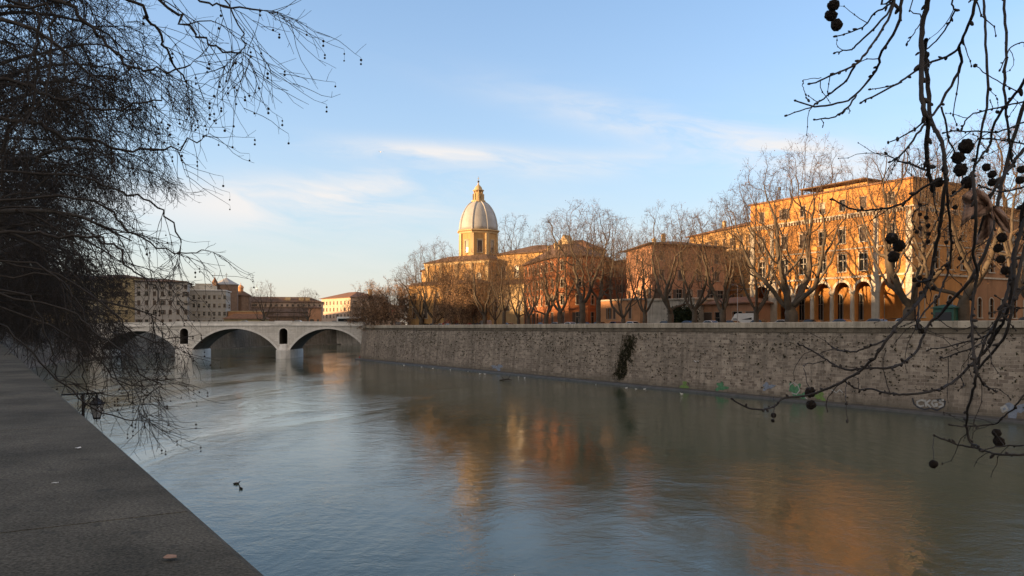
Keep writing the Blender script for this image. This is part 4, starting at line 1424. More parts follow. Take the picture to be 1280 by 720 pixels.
def unit(v):
    l = math.sqrt(v[0] * v[0] + v[1] * v[1] + v[2] * v[2]) or 1.0
    return (v[0] / l, v[1] / l, v[2] / l)


def wander(rng, p, d, L, n, w, trop):
    """a crooked path; trop(i/n) pulls up (+) or down (-)"""
    pts = [p]
    st = L / n
    for i in range(n):
        t = trop(i / n) if callable(trop) else trop
        d = unit((d[0] + rng.gauss(0, w), d[1] + rng.gauss(0, w), d[2] + rng.gauss(0, w) + t))
        p = (p[0] + d[0] * st, p[1] + d[1] * st, p[2] + d[2] * st)
        pts.append(p)
    return pts, d


def side_dir(rng, d, ang):
    """unit vector at about ang from d"""
    while True:
        r = (rng.gauss(0, 1), rng.gauss(0, 1), rng.gauss(0, 1))
        k = r[0] * d[0] + r[1] * d[1] + r[2] * d[2]
        q = (r[0] - k * d[0], r[1] - k * d[1], r[2] - k * d[2])
        if abs(q[0]) + abs(q[1]) + abs(q[2]) > 0.2: break
    q = unit(q)
    c, s = math.cos(ang), math.sin(ang)
    return (d[0] * c + q[0] * s, d[1] * c + q[1] * s, d[2] * c + q[2] * s)


def at(pts, t):
    f = t * (len(pts) - 1); i = min(int(f), len(pts) - 2); f -= i
    a, b = pts[i], pts[i + 1]
    return (a[0] + (b[0] - a[0]) * f, a[1] + (b[1] - a[1]) * f, a[2] + (b[2] - a[2]) * f), unit((b[0] - a[0], b[1] - a[1], b[2] - a[2]))


def smooth_path(pts, per=5):
    out = []
    n = len(pts)
    for i in range(n - 1):
        p0, p1, p2, p3 = pts[max(i - 1, 0)], pts[i], pts[i + 1], pts[min(i + 2, n - 1)]
        for k in range(per):
            t = k / per
            out.append(.5 * ((2 * p1) + (p2 - p0) * t + (2 * p0 - 5 * p1 + 4 * p2 - p3) * t * t + (3 * p1 - p0 - 3 * p2 + p3) * t ** 3))
    out.append(pts[-1])
    return out


def leaves_at(rng, tips, size, per):
    q = []
    for p in tips:
        for _ in range(per):
            c = (p[0] + rng.gauss(0, .25), p[1] + rng.gauss(0, .25), p[2] + rng.gauss(0, .25))
            u = unit((rng.gauss(0, 1), rng.gauss(0, 1), rng.gauss(0, 1))); v = side_dir(rng, u, math.pi / 2)
            s = size * rng.uniform(.6, 1.4)
            q.append([[c[k] + u[k] * s * a + v[k] * s * b * .7 for k in range(3)] for a, b in ((-1, 0), (0, -1), (1, 0), (0, 1))])
    return np.array(q)


def plane_tree(seed, H, W, forks, fork_h, trunk_r, natt=1000, tw=.0155, leafy=.25, tper=2, step=.62):
    """bare plane tree grown towards points scattered through its crown: low fork, sinuous limbs, round airy head"""
    from mathutils import kdtree
    rng = random.Random(seed)
    tr, cr = Twigs(), Twigs()
    zc, rz_, rx = H * .60, H * .40, W / 2
    att = []
    lob = [(rng.uniform(0, 6.28), rng.uniform(-.5, 1.2), rng.uniform(.75, 1.12)) for _ in range(9)]      # uneven outline
    while len(att) < natt:
        u = unit((rng.gauss(0, 1), rng.gauss(0, 1), rng.gauss(0, 1)))
        k = rng.random() ** .42
        f = 1.0
        for la, le, lk in lob:
            q = u[0] * math.cos(la) * math.cos(le) + u[1] * math.sin(la) * math.cos(le) + u[2] * math.sin(le)
            if q > .72: f *= 1 + (lk - 1) * (q - .72) / .28
        p = (u[0] * rx * k * f, u[1] * rx * k * f, zc + u[2] * rz_ * k * f)
        if p[2] < fork_h + 1.5 + .45 * max(0, 1.5 - math.hypot(p[0], p[1])): continue
        if p[2] < zc - rz_ * .35 and rng.random() < .6: continue
        att.append(Vector(p))
    nodes, par = [Vector((0, 0, -.1))], [-1]
    nt = max(3, int(fork_h / .7))
    for i in range(nt):
        nodes.append(Vector((rng.gauss(0, .05), rng.gauss(0, .05), fork_h * (i + 1) / nt))); par.append(len(nodes) - 2)
    top = len(nodes) - 1
    a0 = rng.uniform(0, 6.28)
    for f in range(forks):                   # the pollarded limbs leave the fork low and wide
        az = a0 + 6.283 * f / forks + rng.gauss(0, .25)
        el = rng.uniform(.55, 1.0); d = (math.cos(az) * math.cos(el), math.sin(az) * math.cos(el), math.sin(el))
        p, j = tuple(nodes[top if f < 3 else top - 1]), (top if f < 3 else top - 1)
        pts, _ = wander(rng, p, d, H * rng.uniform(.12, .22), 5, .16, .10)
        for q in pts[1:]:
            nodes.append(Vector(q)); par.append(j); j = len(nodes) - 1
    for it in range(70):
        kd = kdtree.KDTree(len(nodes))
        for i, n in enumerate(nodes): kd.insert(n, i)
        kd.balance()
        acc = {}
        keep = []
        for q in att:
            co, i, dist = kd.find(q)
            if dist < 1.15: continue
            keep.append(q)
            if dist < 9 and i > top - 1: acc[i] = acc.get(i, Vector()) + (q - nodes[i]).normalized()
        att = keep
        if not acc: break
        for i, d in acc.items():
            if d.length < .05: continue
            d = d.normalized() + Vector((rng.gauss(0, .22), rng.gauss(0, .22), rng.gauss(0, .18) + .10))
            if par[i] >= 0: d += (nodes[i] - nodes[par[i]]).normalized() * .55
            nodes.append(nodes[i] + d.normalized() * step); par.append(i)
    n = len(nodes)
    kids = [[] for _ in range(n)]
    for i in range(1, n): kids[par[i]].append(i)
    rad = [0.0] * n
    for i in range(n - 1, -1, -1):
        rad[i] = max(.013, sum(rad[k] ** 2.0 for k in kids[i]) ** (1 / 2.0) * 1.004) if kids[i] else .013
    sc_ = trunk_r / rad[top]
    rad = [.014 + (r - .013) * sc_ for r in rad]
    rad[0] = trunk_r * 1.5; rad[1] = max(rad[1], trunk_r * 1.12)
    starts = [(0, None)]
    tips = []
    while starts:
        i, p0 = starts.pop()
        ch = ([p0] if p0 is not None else []) + [i]
        while kids[ch[-1]]:
            ks = sorted(kids[ch[-1]], key=lambda k: -rad[k])
            for k in ks[1:]: starts.append((k, ch[-1]))
            ch.append(ks[0])
        pts = [tuple(nodes[k]) for k in ch]
        rr = [min(rad[k], rad[i] * 1.02) for k in ch]
        big = rr[min(1, len(rr) - 1)] > .11
        j = 0
        if big:                               # the thick lower run belongs to the trunk, the rest to the crown
            while j < len(rr) - 1 and rr[j] > .085: j += 1
            if j >= 1:
                while (j + 1) % 2: j += 1
                j = min(j, len(pts) - 1)
                tr.add(pts[:j + 1], rr[:j + 1], 9)
        if j < len(pts) - 1: cr.add(pts[j:], rr[j:], 5 if rr[j] > .05 else 4)
    for i in range(top + 1, n):
        if rad[i] > .045: continue
        dd = tuple((nodes[i] - nodes[par[i]]).normalized())
        for _ in range(tper if kids[i] else tper + 2):
            L4 = rng.uniform(.5, 1.35)
            b4, _ = wander(rng, tuple(nodes[i]), side_dir(rng, dd, rng.uniform(.35, 1.05)), L4, 3, .2, .03)
            cr.add(b4, [tw * 1.1, tw * .9, tw * .75, tw * .5], 3)
            for _ in range(2):
                p5, d5 = at(b4, rng.uniform(.3, .98))
                b5, _ = wander(rng, p5, side_dir(rng, d5, rng.uniform(.4, 1.0)), L4 * rng.uniform(.35, .65), 2, .2, -.02)
                cr.add(b5, [tw * .75, tw * .62, tw * .4], 3)
                if rng.random() < leafy: tips.append(b5[-1])
    ex = leaves_at(rng, tips, .075, 1)
    return tr.build('trunk', M['bark_pale']), cr.build('crown', [M['twig'], M['dryleaf']], extra=(ex, 1) if len(ex) else None)


def bushy_tree(seed, H, rad, trunk_h, leaf=.10, n=52):
    """short trunk and a dense round head of fine brown twigs with dead leaves"""
    rng = random.Random(seed)
    tr, cr = Twigs(), Twigs()
    tp, d = wander(rng, (0, 0, -.1), (0, 0, 1), trunk_h, 3, .05, 0)
    tr.add(tp, [.36, .27, .24, .22], 8)
    tips = []
    for f in range(n):
        az = rng.uniform(0, 6.283); el = rng.uniform(-.35, 1.5)
        L = rad * rng.uniform(.75, 1.05) * (1 + (H - trunk_h - rad) / rad * max(0, math.sin(el)) ** 1.5 if el > 0 else 1.0)
        b, _ = wander(rng, tp[-1] if f % 2 else tp[-2], unit((math.cos(az) * math.cos(el), math.sin(az) * math.cos(el), math.sin(el) + .25)), L, 6, .14, -.05)
        cr.add(b, [.11 * (1 - .8 * k / 6) for k in range(7)], 4)
        for i in range(12):
            p, dd = at(b, rng.uniform(.3, 1))
            c, _ = wander(rng, p, side_dir(rng, dd, rng.uniform(.4, 1.0)), rad * rng.uniform(.2, .4), 3, .2, -.04)
            cr.add(c, [.04, .032, .025, .015], 3)
            for j in range(6):
                p, dd = at(c, rng.uniform(.2, 1))
                e, _ = wander(rng, p, side_dir(rng, dd, rng.uniform(.4, 1.1)), rng.uniform(.5, 1.2), 2, .25, -.05)
                cr.add(e, [.022, .018, .01], 3)
                if rng.random() < .8: tips.append(e[-1]); tips.append(e[1])
    ex = leaves_at(rng, tips, leaf, 2)
    return tr.build('trunk', M['bark']), cr.build('crown', [M['twig'], M['bushleaf']], extra=(ex, 1))


protos = {
    'a': plane_tree(11, 24, 18, 4, 3.4, .55, leafy=.3),
    'b': plane_tree(23, 24, 15, 3, 4.6, .50, leafy=.35),
    'c': plane_tree(37, 24, 21, 6, 3.0, .66, 1300, leafy=.22),
    'd': plane_tree(52, 24, 16, 4, 3.6, .52, leafy=.35),
    'e': plane_tree(64, 24, 22, 5, 2.8, .50, 1150, leafy=.3),
    'f': plane_tree(75, 24, 13, 3, 5.5, .48, 900, leafy=.4),
    'g': bushy_tree(81, 13.5, 6.5, 3.2),
    'h': bushy_tree(95, 14.0, 6.0, 3.4, n=46),
}


_ext = {}


def extent(me):
    if me.name not in _ext:
        co = np.empty(len(me.vertices) * 3); me.vertices.foreach_get('co', co); co = co.reshape(-1, 3)
        _ext[me.name] = (np.percentile(np.hypot(co[:, 0], co[:, 1]), 95) * 2, np.percentile(co[:, 2], 99.7))
    return _ext[me.name]


def put_tree(name, kind, loc, H, rz, label, group=None, sx=1.0, cat='tree'):
    r = empty(name, loc, rz); tag(r, label, cat, group)
    tw_, th_ = extent(protos[kind][1])
    kx = sx / tw_ if sx > 3 else H / th_ * sx      # sx: crown width in metres, or a factor on the tree's own proportions
    r.scale = (kx, kx, H / th_)
    place_mesh('trunk', protos[kind][0], r); place_mesh('crown', protos[kind][1], r)
    return r


GT = 'plane trees along the far river wall'
# trunk column, metres inland from the wall, top row, prototype, turn, width factor, label
for px, no, ty, k, rz, sx, lab in (
    (468, 4.5, 352, 'g', 0.3, 62, 'dense brown bushy tree at the corner where the wall meets the bridge'),
    (490, 6, 349, 'h', 1.4, 55, 'dense brown bushy tree, second from the bridge end of the wall'),
    (510, 5, 347, 'g', 2.9, 52, 'dense brown bushy tree, third from the bridge, touching a tall bare tree'),
    (543, 4.5, 300, 'e', 0.5, 85, 'spreading bare plane tree just upstream of the domed church'),
    (578, 4.5, 322, 'h', 4.0, 45, 'brown twiggy tree standing directly before the church front'),
    (566, 7, 318, 'b', 2.2, 60, 'slim bare tree before the church, under the dome'),
    (527, 6.5, 322, 'a', 0.9, 75, 'bare tree among the bushy trees, upstream of the church'),
    (556, 5.5, 326, 'g', 2.0, 40, 'dense brown bushy tree before the upstream end of the church chapel'),
    (592, 6.5, 330, 'h', 0.4, 40, 'dense brown bushy tree under the dome'),
    (619, 7.5, 322, 'e', 2.4, 55, 'bare tree close before the church side chapel'),
    (648, 6.5, 318, 'a', 3.3, 55, 'bare tree before the join of church and rust-red building'),
    (683, 5.5, 300, 'a', 5.9, 70, 'bare tree close to the rust-red rounded facade'),
    (806, 5.5, 285, 'd', 4.9, 70, 'bare tree before the corner of the salmon house'),
    (606, 5, 308, 'd', 4.4, 70, 'bare tree with forked trunk below the dome, near the red cars'),
    (630, 4.5, 300, 'b', 5.3, 62, 'bare tree before the lower church aisle'),
    (640, 42, 268, 'f', 1.0, 62, 'tall bare tree rising behind the church, just beside the dome'),
    (661, 4.5, 315, 'd', 0.9, 60, 'small pale forked tree before the rust-red building corner'),
    (728, 4.5, 252, 'b', 0.2, 112, 'tallest bare plane tree before the rust-red rounded building'),
    (748, 5.5, 262, 'f', 3.7, 75, 'bare plane tree between the rust-red building and the peach annex'),
    (700, 7.5, 272, 'd', 2.1, 85, 'bare tree with crossing limbs before the rust-red facade'),
    (779, 4.5, 292, 'e', 1.9, 95, 'dark low-forked tree before the peach annex'),
    (770, 38, 272, 'f', 0.4, 70, 'bare tree rising behind the dark red narrow house'),
    (838, 4.5, 254, 'a', 2.6, 100, 'wide bare plane tree before the stained white low building'),
    (868, 5, 262, 'd', 5.6, 90, 'bare plane tree beside the dark hedge and salmon house'),
    (904, 5.5, 246, 'a', 0.7, 100, 'bare plane tree before the low brown building'),
    (945, 4.5, 226, 'e', 3.3, 110, 'bare tree with ringed limbs at the upstream end of the palace'),
    (989, 4.2, 190, 'c', 1.2, 175, 'great thick-trunked plane tree forking low before the palace arcade'),
    (1016, 34, 170, 'f', 5.0, 90, 'bare treetop rising behind the palace roof shelter'),
    (1137, 4.5, 160, 'c', 4.1, 165, 'pale sinuous plane tree before the palace corner arch'),
    (1205, 5, 150, 'a', 5.5, 190, 'pale plane tree before the palace side wing, near the green kiosk'),
    (1290, 5, 150, 'e', 2.4, 190, 'plane tree past the green kiosk at the downstream end of the wall'),
):
    q = east(px, no)
    H = Z(ty, q.y) - 10.9
    put_tree('plane_tree' if k not in 'gh' else 'bushy_tree', k, (q.x, q.y, 10.9), H, rz, lab, GT, sx * q.y / 1000)
GB = 'bare trees beyond the bridge'
for px, Y, ty, k, rz, lab in ((329, 405, 351, 'a', .3, 'tall bare tree behind the bridge, rising above the long brick hall'),
                              (345, 400, 378, 'd', 1.9, 'low bare tree beyond the bridge near the middle pier'),
                              (385, 415, 360, 'b', 3.9, 'bare tree beyond the bridge beside the salmon lodge'),
                              (372, 425, 376, 'e', 2.9, 'small bare tree among the low brown sheds'),
                              (440, 500, 372, 'd', 5.0, 'bare tree at the corner of the pale palazzo')):
    put_tree('bare_tree', k, (X(px, Y), Y, 11.0), Z(ty, Y) - 11, rz, lab, GB)


# --- the big drooping plane trees on our own bank
ballm = MB(); ballm.ell((0, 0, 0), (1, 1, 1), 8, 6); BALL = ballm.mesh('seed_ball', M['ball'], True)


def droop_tree(seed, H, reach, nl=10, n2=9, n3=8, n4=6, n5=2, az0=0.0, az_w=1.9, tw=.0042, tlo=.13, guides=()):
    rng = random.Random(seed)
    tr, cr = Twigs(), Twigs()
    tp, _ = wander(rng, (0, 0, -.1), (0.03, 0, 1), H * .9, 10, .035, 0)
    tr.add(tp, [.62, .46, .42, .40, .37, .34, .30, .25, .19, .13, .08], 14)
    bp, bg = [], []
    for f in range(nl):
        t1 = tlo + (.95 - tlo) * ((f + .5) / nl) ** 1.2
        p1, _ = at(tp, t1)
        az = az0 + rng.uniform(-az_w, az_w) if f % 4 else az0 + rng.gauss(0, .4)
        el = rng.uniform(.2, .8)
        L1 = reach * rng.uniform(.9, 1.15) * (1.1 - .35 * max(0, t1 - .5))
        lp, _ = wander(rng, p1, (math.cos(az) * math.cos(el), math.sin(az) * math.cos(el), math.sin(el)), L1, 9, .14, lambda t: .07 - .36 * t)
        r1 = .12 * (1.1 - .5 * t1)
        tr.add(lp, [r1 * (1 - .86 * k / 9) for k in range(10)], 8)
        for i2 in range(n2):
            t2 = .16 + .84 * (i2 + rng.random()) / n2
            p2, d2 = at(lp, t2)
            L2 = reach * rng.uniform(.35, .62) * (1.05 - .35 * t2)
            b2, _ = wander(rng, p2, side_dir(rng, d2, rng.uniform(.4, .95)), L2, 8, .10, lambda t: -.04 - .24 * t)
            r2 = max(.020, r1 * (1 - .8 * t2) * .35)
            cr.add(b2, [r2 * (1 - .8 * k / 8) + .003 for k in range(9)], 5)
            for i3 in range(n3):
                t3 = .15 + .85 * (i3 + rng.random()) / n3
                p3, d3 = at(b2, t3)
                L3 = L2 * rng.uniform(.28, .55)
                b3, _ = wander(rng, p3, side_dir(rng, d3, rng.uniform(.4, 1.0)), L3, 5, .12, lambda t: -.26 + .22 * t)
                r3 = max(.0075, r2 * (1 - .8 * t3) * .5)
                cr.add(b3, [r3, r3 * .8, r3 * .65, r3 * .55, r3 * .45, r3 * .4], 4)
                for i4 in range(n4):
                    p4, d4 = at(b3, .15 + .85 * (i4 + rng.random()) / n4)
                    L4 = rng.uniform(.35, .95)
                    b4, _ = wander(rng, p4, side_dir(rng, d4, rng.uniform(.4, 1.1)), L4, 4, .15, lambda t: -.10 + .22 * t)
                    cr.add(b4, [tw * 1.25, tw * 1.1, tw, tw * .8, tw * .7], 3)
                    for i5 in range(n5):
                        p5, d5 = at(b4, rng.uniform(.3, 1))
                        b5, _ = wander(rng, p5, side_dir(rng, d5, rng.uniform(.4, 1.0)), rng.uniform(.12, .4), 2, .15, .03)
                        cr.add(b5, [tw * .8, tw * .7, tw * .6], 3)
                    if rng.random() < .10:
                        e = b4[-1]; Lt = rng.uniform(.06, .16)
                        cr.add([e, (e[0] + .01, e[1], e[2] - Lt * .5), (e[0], e[1] + .01, e[2] - Lt)], [.0016] * 3, 3)
                        bp.append((e[0], e[1] + .01, e[2] - Lt - .012))
                        if rng.random() < .4: bp.append((e[0] + .004, e[1], e[2] - Lt * .45))
    for gp, g0 in guides:                # limbs that follow given points (metres from the tree's foot)
        sm = [tuple(q) for q in smooth_path([Vector(q) for q in gp], 4)]
        sm = [(q[0] + rng.gauss(0, .03), q[1] + rng.gauss(0, .03), q[2] + rng.gauss(0, .03)) for q in sm]
        m = len(sm)
        while len(sm) < 37: sm.insert(-1, tuple((a + b) / 2 for a, b in zip(sm[-2], sm[-1])))
        sm = sm[:37]
        gr = [g0 * .72 * (1 - .80 * k / 36) for k in range(37)]
        cr.add(sm, gr, 6)
        for i3 in range(7):
            t3 = .2 + .8 * (i3 + rng.random()) / 7
            p3, d3 = at(sm, min(t3, .999))
            L3 = rng.uniform(.6, 1.6) * (1.25 - .95 * t3)
            b3, _ = wander(rng, p3, side_dir(rng, d3, rng.uniform(.35, .9)), L3, 6, .11, lambda t: -.20 + .26 * t)
            r3 = max(.006, g0 * .32 * (1 - .6 * t3))
            cr.add(b3, [r3 * (1 - .65 * k / 6) for k in range(7)], 4)
            for i4 in range(4):
                p4, d4 = at(b3, .15 + .85 * (i4 + rng.random()) / 4)
                b4, _ = wander(rng, p4, side_dir(rng, d4, rng.uniform(.35, 1.0)), rng.uniform(.35, 1.1), 5, .12, lambda t: -.14 + .34 * t)
                cr.add(b4, [tw * 1.4, tw * 1.2, tw * 1.1, tw, tw * .85, tw * .7], 3)
                for i5 in range(1):
                    p5, d5 = at(b4, rng.uniform(.3, 1))
                    b5, _ = wander(rng, p5, side_dir(rng, d5, rng.uniform(.4, 1.0)), rng.uniform(.1, .35), 2, .15, .03)
                    cr.add(b5, [tw * .8, tw * .7, tw * .6], 3)
                if rng.random() < .45:
                    e = b4[-1]; Lt = rng.uniform(.05, .16)
                    cr.add([e, (e[0] + .01, e[1], e[2] - Lt * .5), (e[0], e[1] + .01, e[2] - Lt)], [.002] * 3, 3)
                    bg.append((e[0], e[1] + .01, e[2] - Lt - .012))
                    if rng.random() < .5: bg.append((e[0] + .004, e[1], e[2] - Lt * .45))
    rng.shuffle(bp); rng.shuffle(bg)
    bp = bg + bp
    return tr.build('trunk', M['bark_near']), cr.build('crown', M['twig_near']), bp


def put_droop(proto, s, perp, rz, label, nball, scale=1.0, group='plane trees on the near parapet walk'):
    q = west(s, perp)
    r = empty('plane_tree', (q.x, q.y, 9.45 + west_dz(0, q)), rz); tag(r, label, 'tree', group)
    r.scale = (scale,) * 3
    place_mesh('trunk', proto[0], r); place_mesh('crown', proto[1], r)
    rng = random.Random(int(s * 10))
    for p in proto[2][:nball]:
        b = place_mesh('seed_ball', BALL, r, p)
        k = rng.uniform(.014, .022); b.scale = (k, k, k)
    if nball and len(proto[2]) > nball:
        m_ = MB()
        for p in proto[2][nball:nball + 260]:
            k = rng.uniform(.013, .021); m_.ell(p, (k, k, k), 6, 4)
        o = m_.build('seed_balls', M['ball'], r, smooth=True); o['kind'] = 'stuff'
    return r


azr = math.atan2(LN.y, LN.x)             # limbs lean out over the river


def guide(foot, trunk_z, pts, dep, r, dd=0.0):
    """limb from the trunk through photo points at about dep metres, relative to the tree's foot"""
    f = Vector((foot.x, foot.y, 9.45))
    out = [Vector((foot.x, foot.y, 9.45 + trunk_z)) - f]
    n = len(pts)
    for i, (px, py) in enumerate(pts):
        if px > 0: px = px * .87 if dep < 13 else px * .90
        d = dep + dd * i / max(1, n - 1)
        out.append(Vector((X(px, d), d, Z(py, d))) - f)
    return out, r


F1, F2 = west(14.0, -2.1), west(22.5, -2.1)
G1 = [guide(F1, 6.0, p, d, r, dd) for p, d, r, dd in (
    ([(-60, -20), (83, 3), (127, 28), (147, 50), (173, 72), (200, 85), (230, 88), (277, 82)], 10.8, .050, 1.0),
    ([(20, -60), (187, 0), (213, 27), (233, 50), (250, 77), (262, 100)], 11.2, .040, .8),
    ([(60, -90), (230, 0), (260, 27), (287, 47), (310, 62), (347, 67)], 10.8, .036, .6),
    ([(120, -100), (240, -30), (287, 0), (320, 7), (373, 15)], 11.0, .030, .5),
    ([(120, -110), (260, -50), (310, -10), (340, 30), (352, 60)], 11.8, .026, .3),
    ([(-60, 10), (67, 10), (73, 37), (70, 83), (66, 130)], 10.6, .030, .2),
    ([(-80, -10), (43, 7), (52, 43), (52, 87), (46, 140)], 10.9, .034, .2),
    ([(-100, 80), (0, 97), (43, 107), (80, 123), (120, 128), (150, 138), (200, 130), (232, 122)], 11.2, .052, 1.2),
    ([(-100, 140), (0, 150), (53, 153), (93, 170), (147, 180), (187, 190), (247, 185), (290, 173)], 11.6, .058, 1.5),
    ([(-60, 200), (100, 215), (160, 235), (210, 252), (240, 270), (258, 300)], 12.4, .036, 1.0),
)]
G2 = [guide(F2, 6.5, p, d, r, dd) for p, d, r, dd in (
    ([(-70, 280), (40, 290), (83, 297), (133, 297), (160, 310), (180, 333), (207, 353), (226, 376)], 16.5, .060, 1.0),
    ([(-60, 240), (60, 245), (133, 253), (167, 280), (207, 303), (250, 317), (277, 313)], 16.0, .046, 1.5),
    ([(-70, 300), (50, 330), (90, 363), (100, 393), (110, 433), (117, 462), (119, 490)], 15.5, .036, .5),
    ([(-60, 330), (90, 385), (129, 413), (172, 440), (195, 464), (228, 486)], 15.0, .034, .5),
    ([(-60, 350), (20, 420), (66, 462), (110, 498), (156, 520), (191, 526)], 14.5, .030, .8),
    ([(-50, 320), (70, 345), (98, 366), (117, 397), (140, 429), (164, 472), (184, 507)], 15.5, .034, .5),
    ([(-40, 300), (80, 345), (156, 390), (188, 417), (219, 429)], 16.5, .034, .6),
    ([(-60, 330), (40, 370), (62, 410), (74, 450), (84, 480)], 15.0, .032, .5),
    ([(-40, 350), (100, 420), (140, 455), (175, 480), (200, 478)], 15.6, .028, .5),
)]
D1 = droop_tree(101, 17, 4.0, nl=4, n2=5, n3=4, n4=3, n5=1, az0=azr + .6, az_w=1.0, tlo=.45, guides=G1)
D2 = droop_tree(202, 18, 5.5, nl=11, n2=7, n3=6, n4=4, n5=1, az0=azr, az_w=1.6, tw=.0052, tlo=.2, guides=G2)
D3 = droop_tree(303, 17, 6.9, nl=15, n2=9, n3=8, n4=6, az0=azr, az_w=1.7, tw=.009, tlo=.10)
put_droop(D1, 14.0, -2.1, 0, 'near bare plane tree reaching highest over the water, dotted with hanging seed balls', 90)
put_droop(D2, 22.5, -2.1, 0, 'bare drooping plane tree with fine twigs trailing before the bridge arches', 90)
put_droop(D3, 31.5, -2.5, -.5, 'dense dark plane tree drooping behind the two nearer parapet trees', 60, .92)
for s, rz, sc, pr_, lab in ((41, .3, 1.0, D3, 'dense dark plane tree standing by the lamp-lit stretch of parapet'), (52, -.4, 1.05, D3, 'dark plane tree halfway along the near parapet'),
                            (64, .8, 1.0, D3, 'dark plane tree further up the parapet walk, merged with its neighbours'), (78, -.2, 1.1, D3, 'dark plane tree two thirds along the parapet walk'),
                            (94, .5, 1.05, D3, 'dark plane tree near the bend of the parapet'), (112, -.6, 1.1, D3, 'dark plane tree at the bend of the parapet'),
                            (132, .2, 1.1, D3, 'dark plane tree beyond the bend of the parapet')):
    put_droop(pr_, s, -2.6, rz, lab, 0, sc)
for i, (x, y, k) in enumerate(((-139, 195, 'a'), (-152, 225, 'c'), (-162, 256, 'e'))):
    put_tree('plane_tree', k, (x, y, 10.9), 19, i * 1.3, ('shaded bare tree on the curving bank, farthest from the bridge', 'shaded bare tree midway along the curving bank before the bridge',
             'shaded bare tree close to the bridge abutment')[i], 'bare trees on the curving near bank')

# --- the tree hanging over us: twigs, seed balls and dry leaves close to the eye
hq = west(-7, -2.2)
HT = empty('plane_tree', (hq.x, hq.y, 9.45)); tag(HT, 'bare plane tree whose knobbly twigs, seed balls and dry leaf hang close overhead', 'tree', 'plane trees on the near parapet walk')
rngH = random.Random(5)
hc = Vector((hq.x, hq.y, 9.45))


def W3(px, py, dep):
    return Vector((X(px, dep), dep, Z(py, dep))) - hc


tt = Twigs()
trunk_pts = [Vector(p) - hc for p in ((hq.x, hq.y, 9.3), (hq.x + .05, hq.y, 11), (hq.x, hq.y + .1, 12.6), (hq.x - .05, hq.y + .3, 14.2), (hq.x, hq.y + .3, 17), (hq.x + .2, hq.y, 21))]
tt.add([tuple(p) for p in trunk_pts], [.5, .38, .34, .32, .22, .06], 16)
L0 = [Vector(p) - hc for p in ((hq.x - .05, hq.y + .3, 14.0), (2.1, -4.4, 15.1), (2.0, -1.6, 15.2), (1.75, .9, 14.3), (1.45, 2.1, 13.4))]
L1 = [Vector(p) - hc for p in ((1.75, .9, 14.3), (2.15, 1.55, 13.75), (2.55, 2.25, 12.7), (2.42, 2.62, 11.6), (2.58, 2.45, 10.7))]
L1 = [L1[0]] + smooth_path(L1, 3)[1:]
L1 = [p + Vector((rngH.gauss(0, .025), rngH.gauss(0, .025), 0)) for p in L1]
tt.add([tuple(p) for p in L0], [.17, .12, .09, .055, .028], 10)
tt.add([tuple(p) for p in L1], [.050 - .034 * i / (len(L1) - 1) for i in range(len(L1))], 8)
place_mesh('trunk', tt.build('trunk', M['bark_near']), HT)
tt = Twigs()
bud = MB()


def hang(path, dep, r0, r1, link=None, ddep=0.0, buds=True):
    """a twig through photo columns/rows at about dep metres; r in photo pixels at that distance"""
    n = len(path)
    ph = rngH.uniform(0, 6.28)
    pts = [W3(x, y, dep + ddep * i / max(1, n - 1) + .10 * math.sin(ph + i * .9)) for i, (x, y) in enumerate(path)]
    if link is not None:
        if link == 0:                        # leave the overhead limb anywhere along its outer half
            u = rngH.uniform(.60, 1.0); q = Vector(at([tuple(v) for v in L0], u)[0])
        else:
            u = min(1.0, max(.2, link / 4 + rngH.uniform(-.22, .12))); q = Vector(at([tuple(v) for v in L1], u)[0])
        g = pts[0] - q
        side = Vector((rngH.gauss(0, .10), rngH.gauss(0, .10), abs(rngH.gauss(0, .08)))) * g.length
        pts = [q, q + g * .35 + side, q + g * .72 + side * .7] + pts
    sm = smooth_path(pts)
    m = len(sm)
    k = dep / 1000
    rad = [.86 * (r0 + (r1 - r0) * i / (m - 1)) * k * (1 + .18 * rngH.random()) for i in range(m)]
    sm = [p + Vector((rngH.gauss(0, .0012), rngH.gauss(0, .0012), rngH.gauss(0, .0012))) for p in sm]
    tt.add([tuple(p) for p in sm], rad, 7)
    if buds:
        for i in range(4, m - 1):
            if rngH.random() < .34:
                t = (sm[min(i + 1, m - 1)] - sm[i - 1]).normalized()
                o = Vector(side_dir(rngH, tuple(t), rngH.uniform(.5, 1.0)))
                b = (rad[i] * .8 + .0022) * rngH.uniform(.7, 1.3)
                ln = rngH.uniform(1.0, 2.2)
                q = o.to_track_quat('Z', 'Y').to_matrix()
                bud.ell(sm[i] + o * (rad[i] + b * ln * .4), (b * .8, b * .8, b * ln), 6, 5, 0, q)
        if r0 >= 1.2:
            for _ in range(rngH.randrange(2, 6)):          # short knobbly side sprigs
                i = rngH.randrange(3, m - 1)
                t = (sm[min(i + 1, m - 1)] - sm[i - 1]).normalized()
                q0 = tuple(sm[i]); ln = rngH.uniform(.04, .17)
                sp, _ = wander(rngH, q0, side_dir(rngH, tuple(t), rngH.uniform(.5, 1.1)), ln, 5, .22, rngH.uniform(-.15, .1))
                rs = max(.0013, rad[i] * .45)
                tt.add(sp, [rs * (1 - .09 * k_) for k_ in range(6)], 6)
                for k_ in (2, 4, 5):
                    bs = rs * rngH.uniform(1.2, 1.9)
                    bud.ell(sp[k_], (bs, bs, bs * 1.5), 6, 5)
        t = (sm[-1] - sm[-2]).normalized()
        b = max(.0045, rad[-1] * 1.8)
        bud.ell(sm[-1] + t * b * .6, (b * .8, b * .8, b * 1.7), 6, 5, 0, t.to_track_quat('Z', 'Y').to_matrix())
    return sm


NB = 2.35
